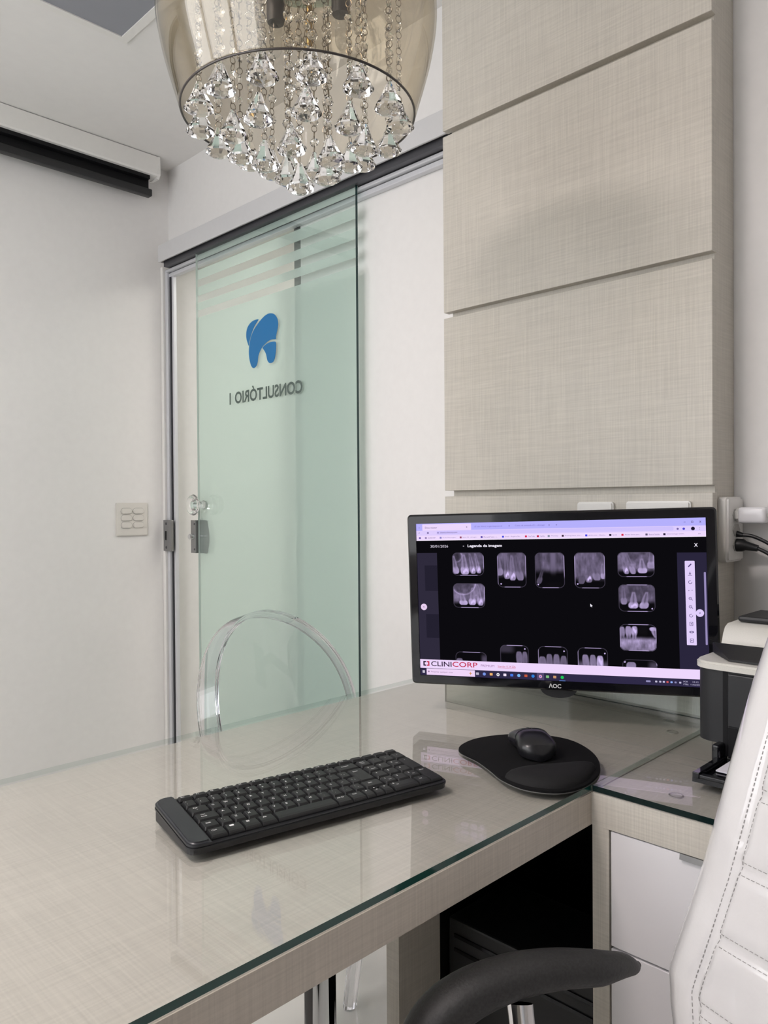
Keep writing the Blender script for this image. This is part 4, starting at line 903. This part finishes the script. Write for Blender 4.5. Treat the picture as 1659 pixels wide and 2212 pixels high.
# seat, arms, lift and star base
ctr = Vector((ocb.x, ocb.y, 0))
b = BM(); box(b, -.25, .25, -.25, .24, .40, .485, bev=.035, seg=4)
rotm = Matrix((d_, n_, u0)).transposed().to_4x4()
bmesh.ops.transform(b, matrix=Matrix.Translation(ctr + n_ * .02) @ rotm, verts=b.verts); obj('seat', b, M_leather, oc, True)
sp0 = [(.8150, .4080, .636), (.8040, .4100, .638), (.7820, .4120, .648), (.7500, .4230, .654), (.7129, .4510, .657), (.6721, .4833, .652), (.6285, .5110, .638), (.5961, .5290, .612), (.575, .5330, .575), (.565, .5300, .530), (.575, .520, .495)]
pth = spline(sp0, 5, False); n = len(pth)
def refl(p): v = Vector(p) - (E0 - d_ * HC); k = v.dot(d_); return Vector(p) - d_ * (2 * k)
for side in (0, 1):
    P = [refl(p) if side else Vector(p) for p in pth]
    rr = []
    for k in range(n):
        f = k / (n - 1); r_ = .0200 * (min(1, (f / .30) ** .62) if f < .30 else 1) * (1 + .55 * min(1, max(0, f - .25) / .4)); r_ = max(r_, .004); rr.append(r_ * (1 if f < .75 else 1 - .35 * (f - .75) / .25))
    arm = obj('armrest', tube(BM(), P, rr, 20, flat=.80), M_arm, oc, 2)
    a0, a1 = Vector((.672, .470, .630)), Vector((.60, .380, .44)) 
    if side: a0, a1 = refl(a0), refl(a1)
    obj('arm_bracket', tube(BM(), [a0, a0 * .55 + a1 * .45 + Vector((0, 0, -.03)), a1 + Vector((0, 0, -.015)), a1 * .6 + Vector((ctr.x, ctr.y, .40)) * .4], [.016, .014, .014, .014], 14, flat=.6), M_chrome, oc, True)
obj('back_bar', tube(BM(), [ctr + Vector((0, 0, .385)), ctr - n_ * .22 + Vector((0, 0, .385)), cp(0, -.14, -.034), cp(0, .0, -.034)], .016, 12, flat=.6), M_chrome, oc, True)
obj('gas_lift', lathe(BM(), [(0, .09), (.028, .09), (.028, .26), (.016, .26), (.016, .395), (0, .395)], 20, ctr.x, ctr.y, 0), M_blackp, oc, True)
b = BM()
for k in range(5):
    a = oc_az + .3 + 2 * PI * k / 5; e2 = ctr + Vector((math.cos(a), math.sin(a), 0)) * .28
    tube(b, [ctr + Vector((0, 0, .105)), ctr * .4 + e2 * .6 + Vector((0, 0, .095)), e2 + Vector((0, 0, .078))], [.026, .020, .015], 10, flat=.7)
obj('star_base', b, M_chrome, oc, True)
for k in range(5):
    a = oc_az + .3 + 2 * PI * k / 5; e2 = ctr + Vector((math.cos(a), math.sin(a), 0)) * .28
    obj('caster', lathe(BM(), [(0, -.022), (.026, -.022), (.028, -.018), (.028, .018), (.026, .022), (0, .022)], 20, e2.x, e2.y, .028, axis='X'), M_blackp, oc, True)

# ------------------------------------------------------------------ chandelier
CH = Vector((.712, .875, 1.7225))
ch = thing('chandelier', 'champagne glass bowl chandelier with hanging crystal drops above the desk', 'chandelier', CH)
po_ = [(.1690, 0.0), (.1755, .022), (.1840, .050), (.1925, .082), (.1985, .115), (.2005, .140), (.1985, .168), (.190, .200), (.172, .232), (.142, .258), (.10, .275), (.055, .282)]
pi_ = [(r_ - .003 if k < 9 else r_ - .002, z - (.0 if k < 7 else .003)) for k, (r_, z) in enumerate(po_)]
pr_o = [(p.x, p.z) for p in spline([(a, 0, c) for a, c in po_], 4, False)]; pr_i = [(p.x, p.z) for p in spline([(a, 0, c) for a, c in pi_], 4, False)]
b = lathe(BM(), pr_i[::-1] + pr_o, 96, *CH); bmesh.ops.recalc_face_normals(b, faces=b.faces)
sh = obj('glass_shade', b, M_bowl, ch, 2); sh['label'] = 'smoky champagne-coloured glass bowl'
obj('shade_rim', tube(BM(), [(CH.x + .1675 * math.cos(2 * PI * k / 96), CH.y + .1675 * math.sin(2 * PI * k / 96), CH.z) for k in range(96)], .0016, 8, closed=True), mat('rim_dark', (.05, .042, .038), .3), ch, True)
obj('top_plate', lathe(BM(), [(0, .292), (.062, .292), (.066, .288), (.066, .270), (.155, .262), (.155, .256), (0, .256)], 48, *CH), M_chrome, ch, True)
obj('stem', lathe(BM(), [(0, .292), (.006, .292), (.006, ZC - CH.z - .03), (0, ZC - CH.z - .03)], 12, *CH), M_chrome, ch, True)
obj('canopy', lathe(BM(), [(0, ZC - CH.z - .001), (.06, ZC - CH.z - .001), (.06, ZC - CH.z - .02), (.05, ZC - CH.z - .03), (0, ZC - CH.z - .03)], 32, *CH), M_chrome, ch, True)
for k in range(4):
    a = AZ + PI + .6 + k * PI / 2; x, y = CH.x + .072 * math.cos(a), CH.y + .072 * math.sin(a)
    lh = obj('lamp_holder', lathe(BM(), [(0, CH.z + .255), (.014, CH.z + .255), (.014, CH.z + .175), (.0125, CH.z + .172), (0, CH.z + .172)], 20, x, y, 0), M_alud, ch, True)
    obj('bulb', lathe(BM(), [(0, .172), (.0085, .172), (.0085, .130), (.005, .122), (0, .121)], 16, x, y, CH.z), M_acrylt, lh, True)
obj('centre_rod', lathe(BM(), [(0, .255), (.0045, .255), (.0045, .048), (0, .045)], 12, CH.x + .012, CH.y - .01, CH.z), M_brass, ch, True)
# crystal drop: flared cone with a rounded faceted foot
DP = [(0, 0.002), (.0035, 0.0), (.0055, -.005), (.0120, -.0195), (.0185, -.0310), (.0212, -.0350), (.0204, -.0380), (.0120, -.0425), (0, -.0445)]
b = lathe(BM(), DP, 9); bmesh.ops.recalc_face_normals(b, faces=b.faces); drop_me = bpy.data.meshes.new('crystal_drop'); b.to_mesh(drop_me); b.free(); drop_me.materials.append(M_crystal)
b = lathe(BM(), [(0, .0056), (.0040, .0048), (.0074, 0), (.0040, -.0048), (0, -.0056)], 8, axis='X'); bmesh.ops.scale(b, vec=(.62, 1, 1), verts=b.verts); bmesh.ops.recalc_face_normals(b, faces=b.faces)
bead_me = bpy.data.meshes.new('bead'); b.to_mesh(bead_me); b.free(); bead_me.materials.append(M_crystal)
near = AZ + PI
rings_ = [(.145, 1.705, 14, .5), (.096, 1.680, 9, .30), (.050, 1.651, 5, -.12), (0.0, 1.622, 1, 0)]
total_beads = 0
for ri, (rad, zb, cnt, ph) in enumerate(rings_):
    for k in range(cnt):
        a = near + (k + ph) * 2 * PI / cnt; x, y = CH.x + rad * math.cos(a), CH.y + rad * math.sin(a)
        zt_ = zb + .0345 + random.uniform(-.003, .003); top = CH.z + .256
        b = BM(); z = zt_ + .0050; beads = []; q = 0
        pitch_bead = 1 if ri in (0, 2) else 3
        while z < top - .006:
            if (q % 2 == 1 and ri == 0) or (q % 3 == 1 and ri > 0):
                beads.append(z + .002); z += .0142
            else:
                ang = a + (q % 2) * PI / 2 + .4
                tube(b, [(x + .0042 * math.cos(w) * math.cos(ang), y + .0042 * math.cos(w) * math.sin(ang), z + .0050 * math.sin(w)) for w in [2 * PI * j / 12 for j in range(12)]], .00055, 5, closed=True); z += .0090
            q += 1
        st = obj('chain_strand', b, M_wire, ch, True)
        dr = bpy.data.objects.new('crystal_drop', drop_me); C.objects.link(dr); dr.parent = st; dr.location = Vector((x, y, zt_)) - CH; dr.rotation_euler = (random.uniform(-.06, .06), random.uniform(-.06, .06), a + random.uniform(-.3, .3))
        for zz in beads:
            be = bpy.data.objects.new('bead', bead_me); C.objects.link(be); be.parent = st; be.location = Vector((x, y, zz)) - CH; be.rotation_euler = (0, 0, a + random.uniform(-.6, .6)); total_beads += 1
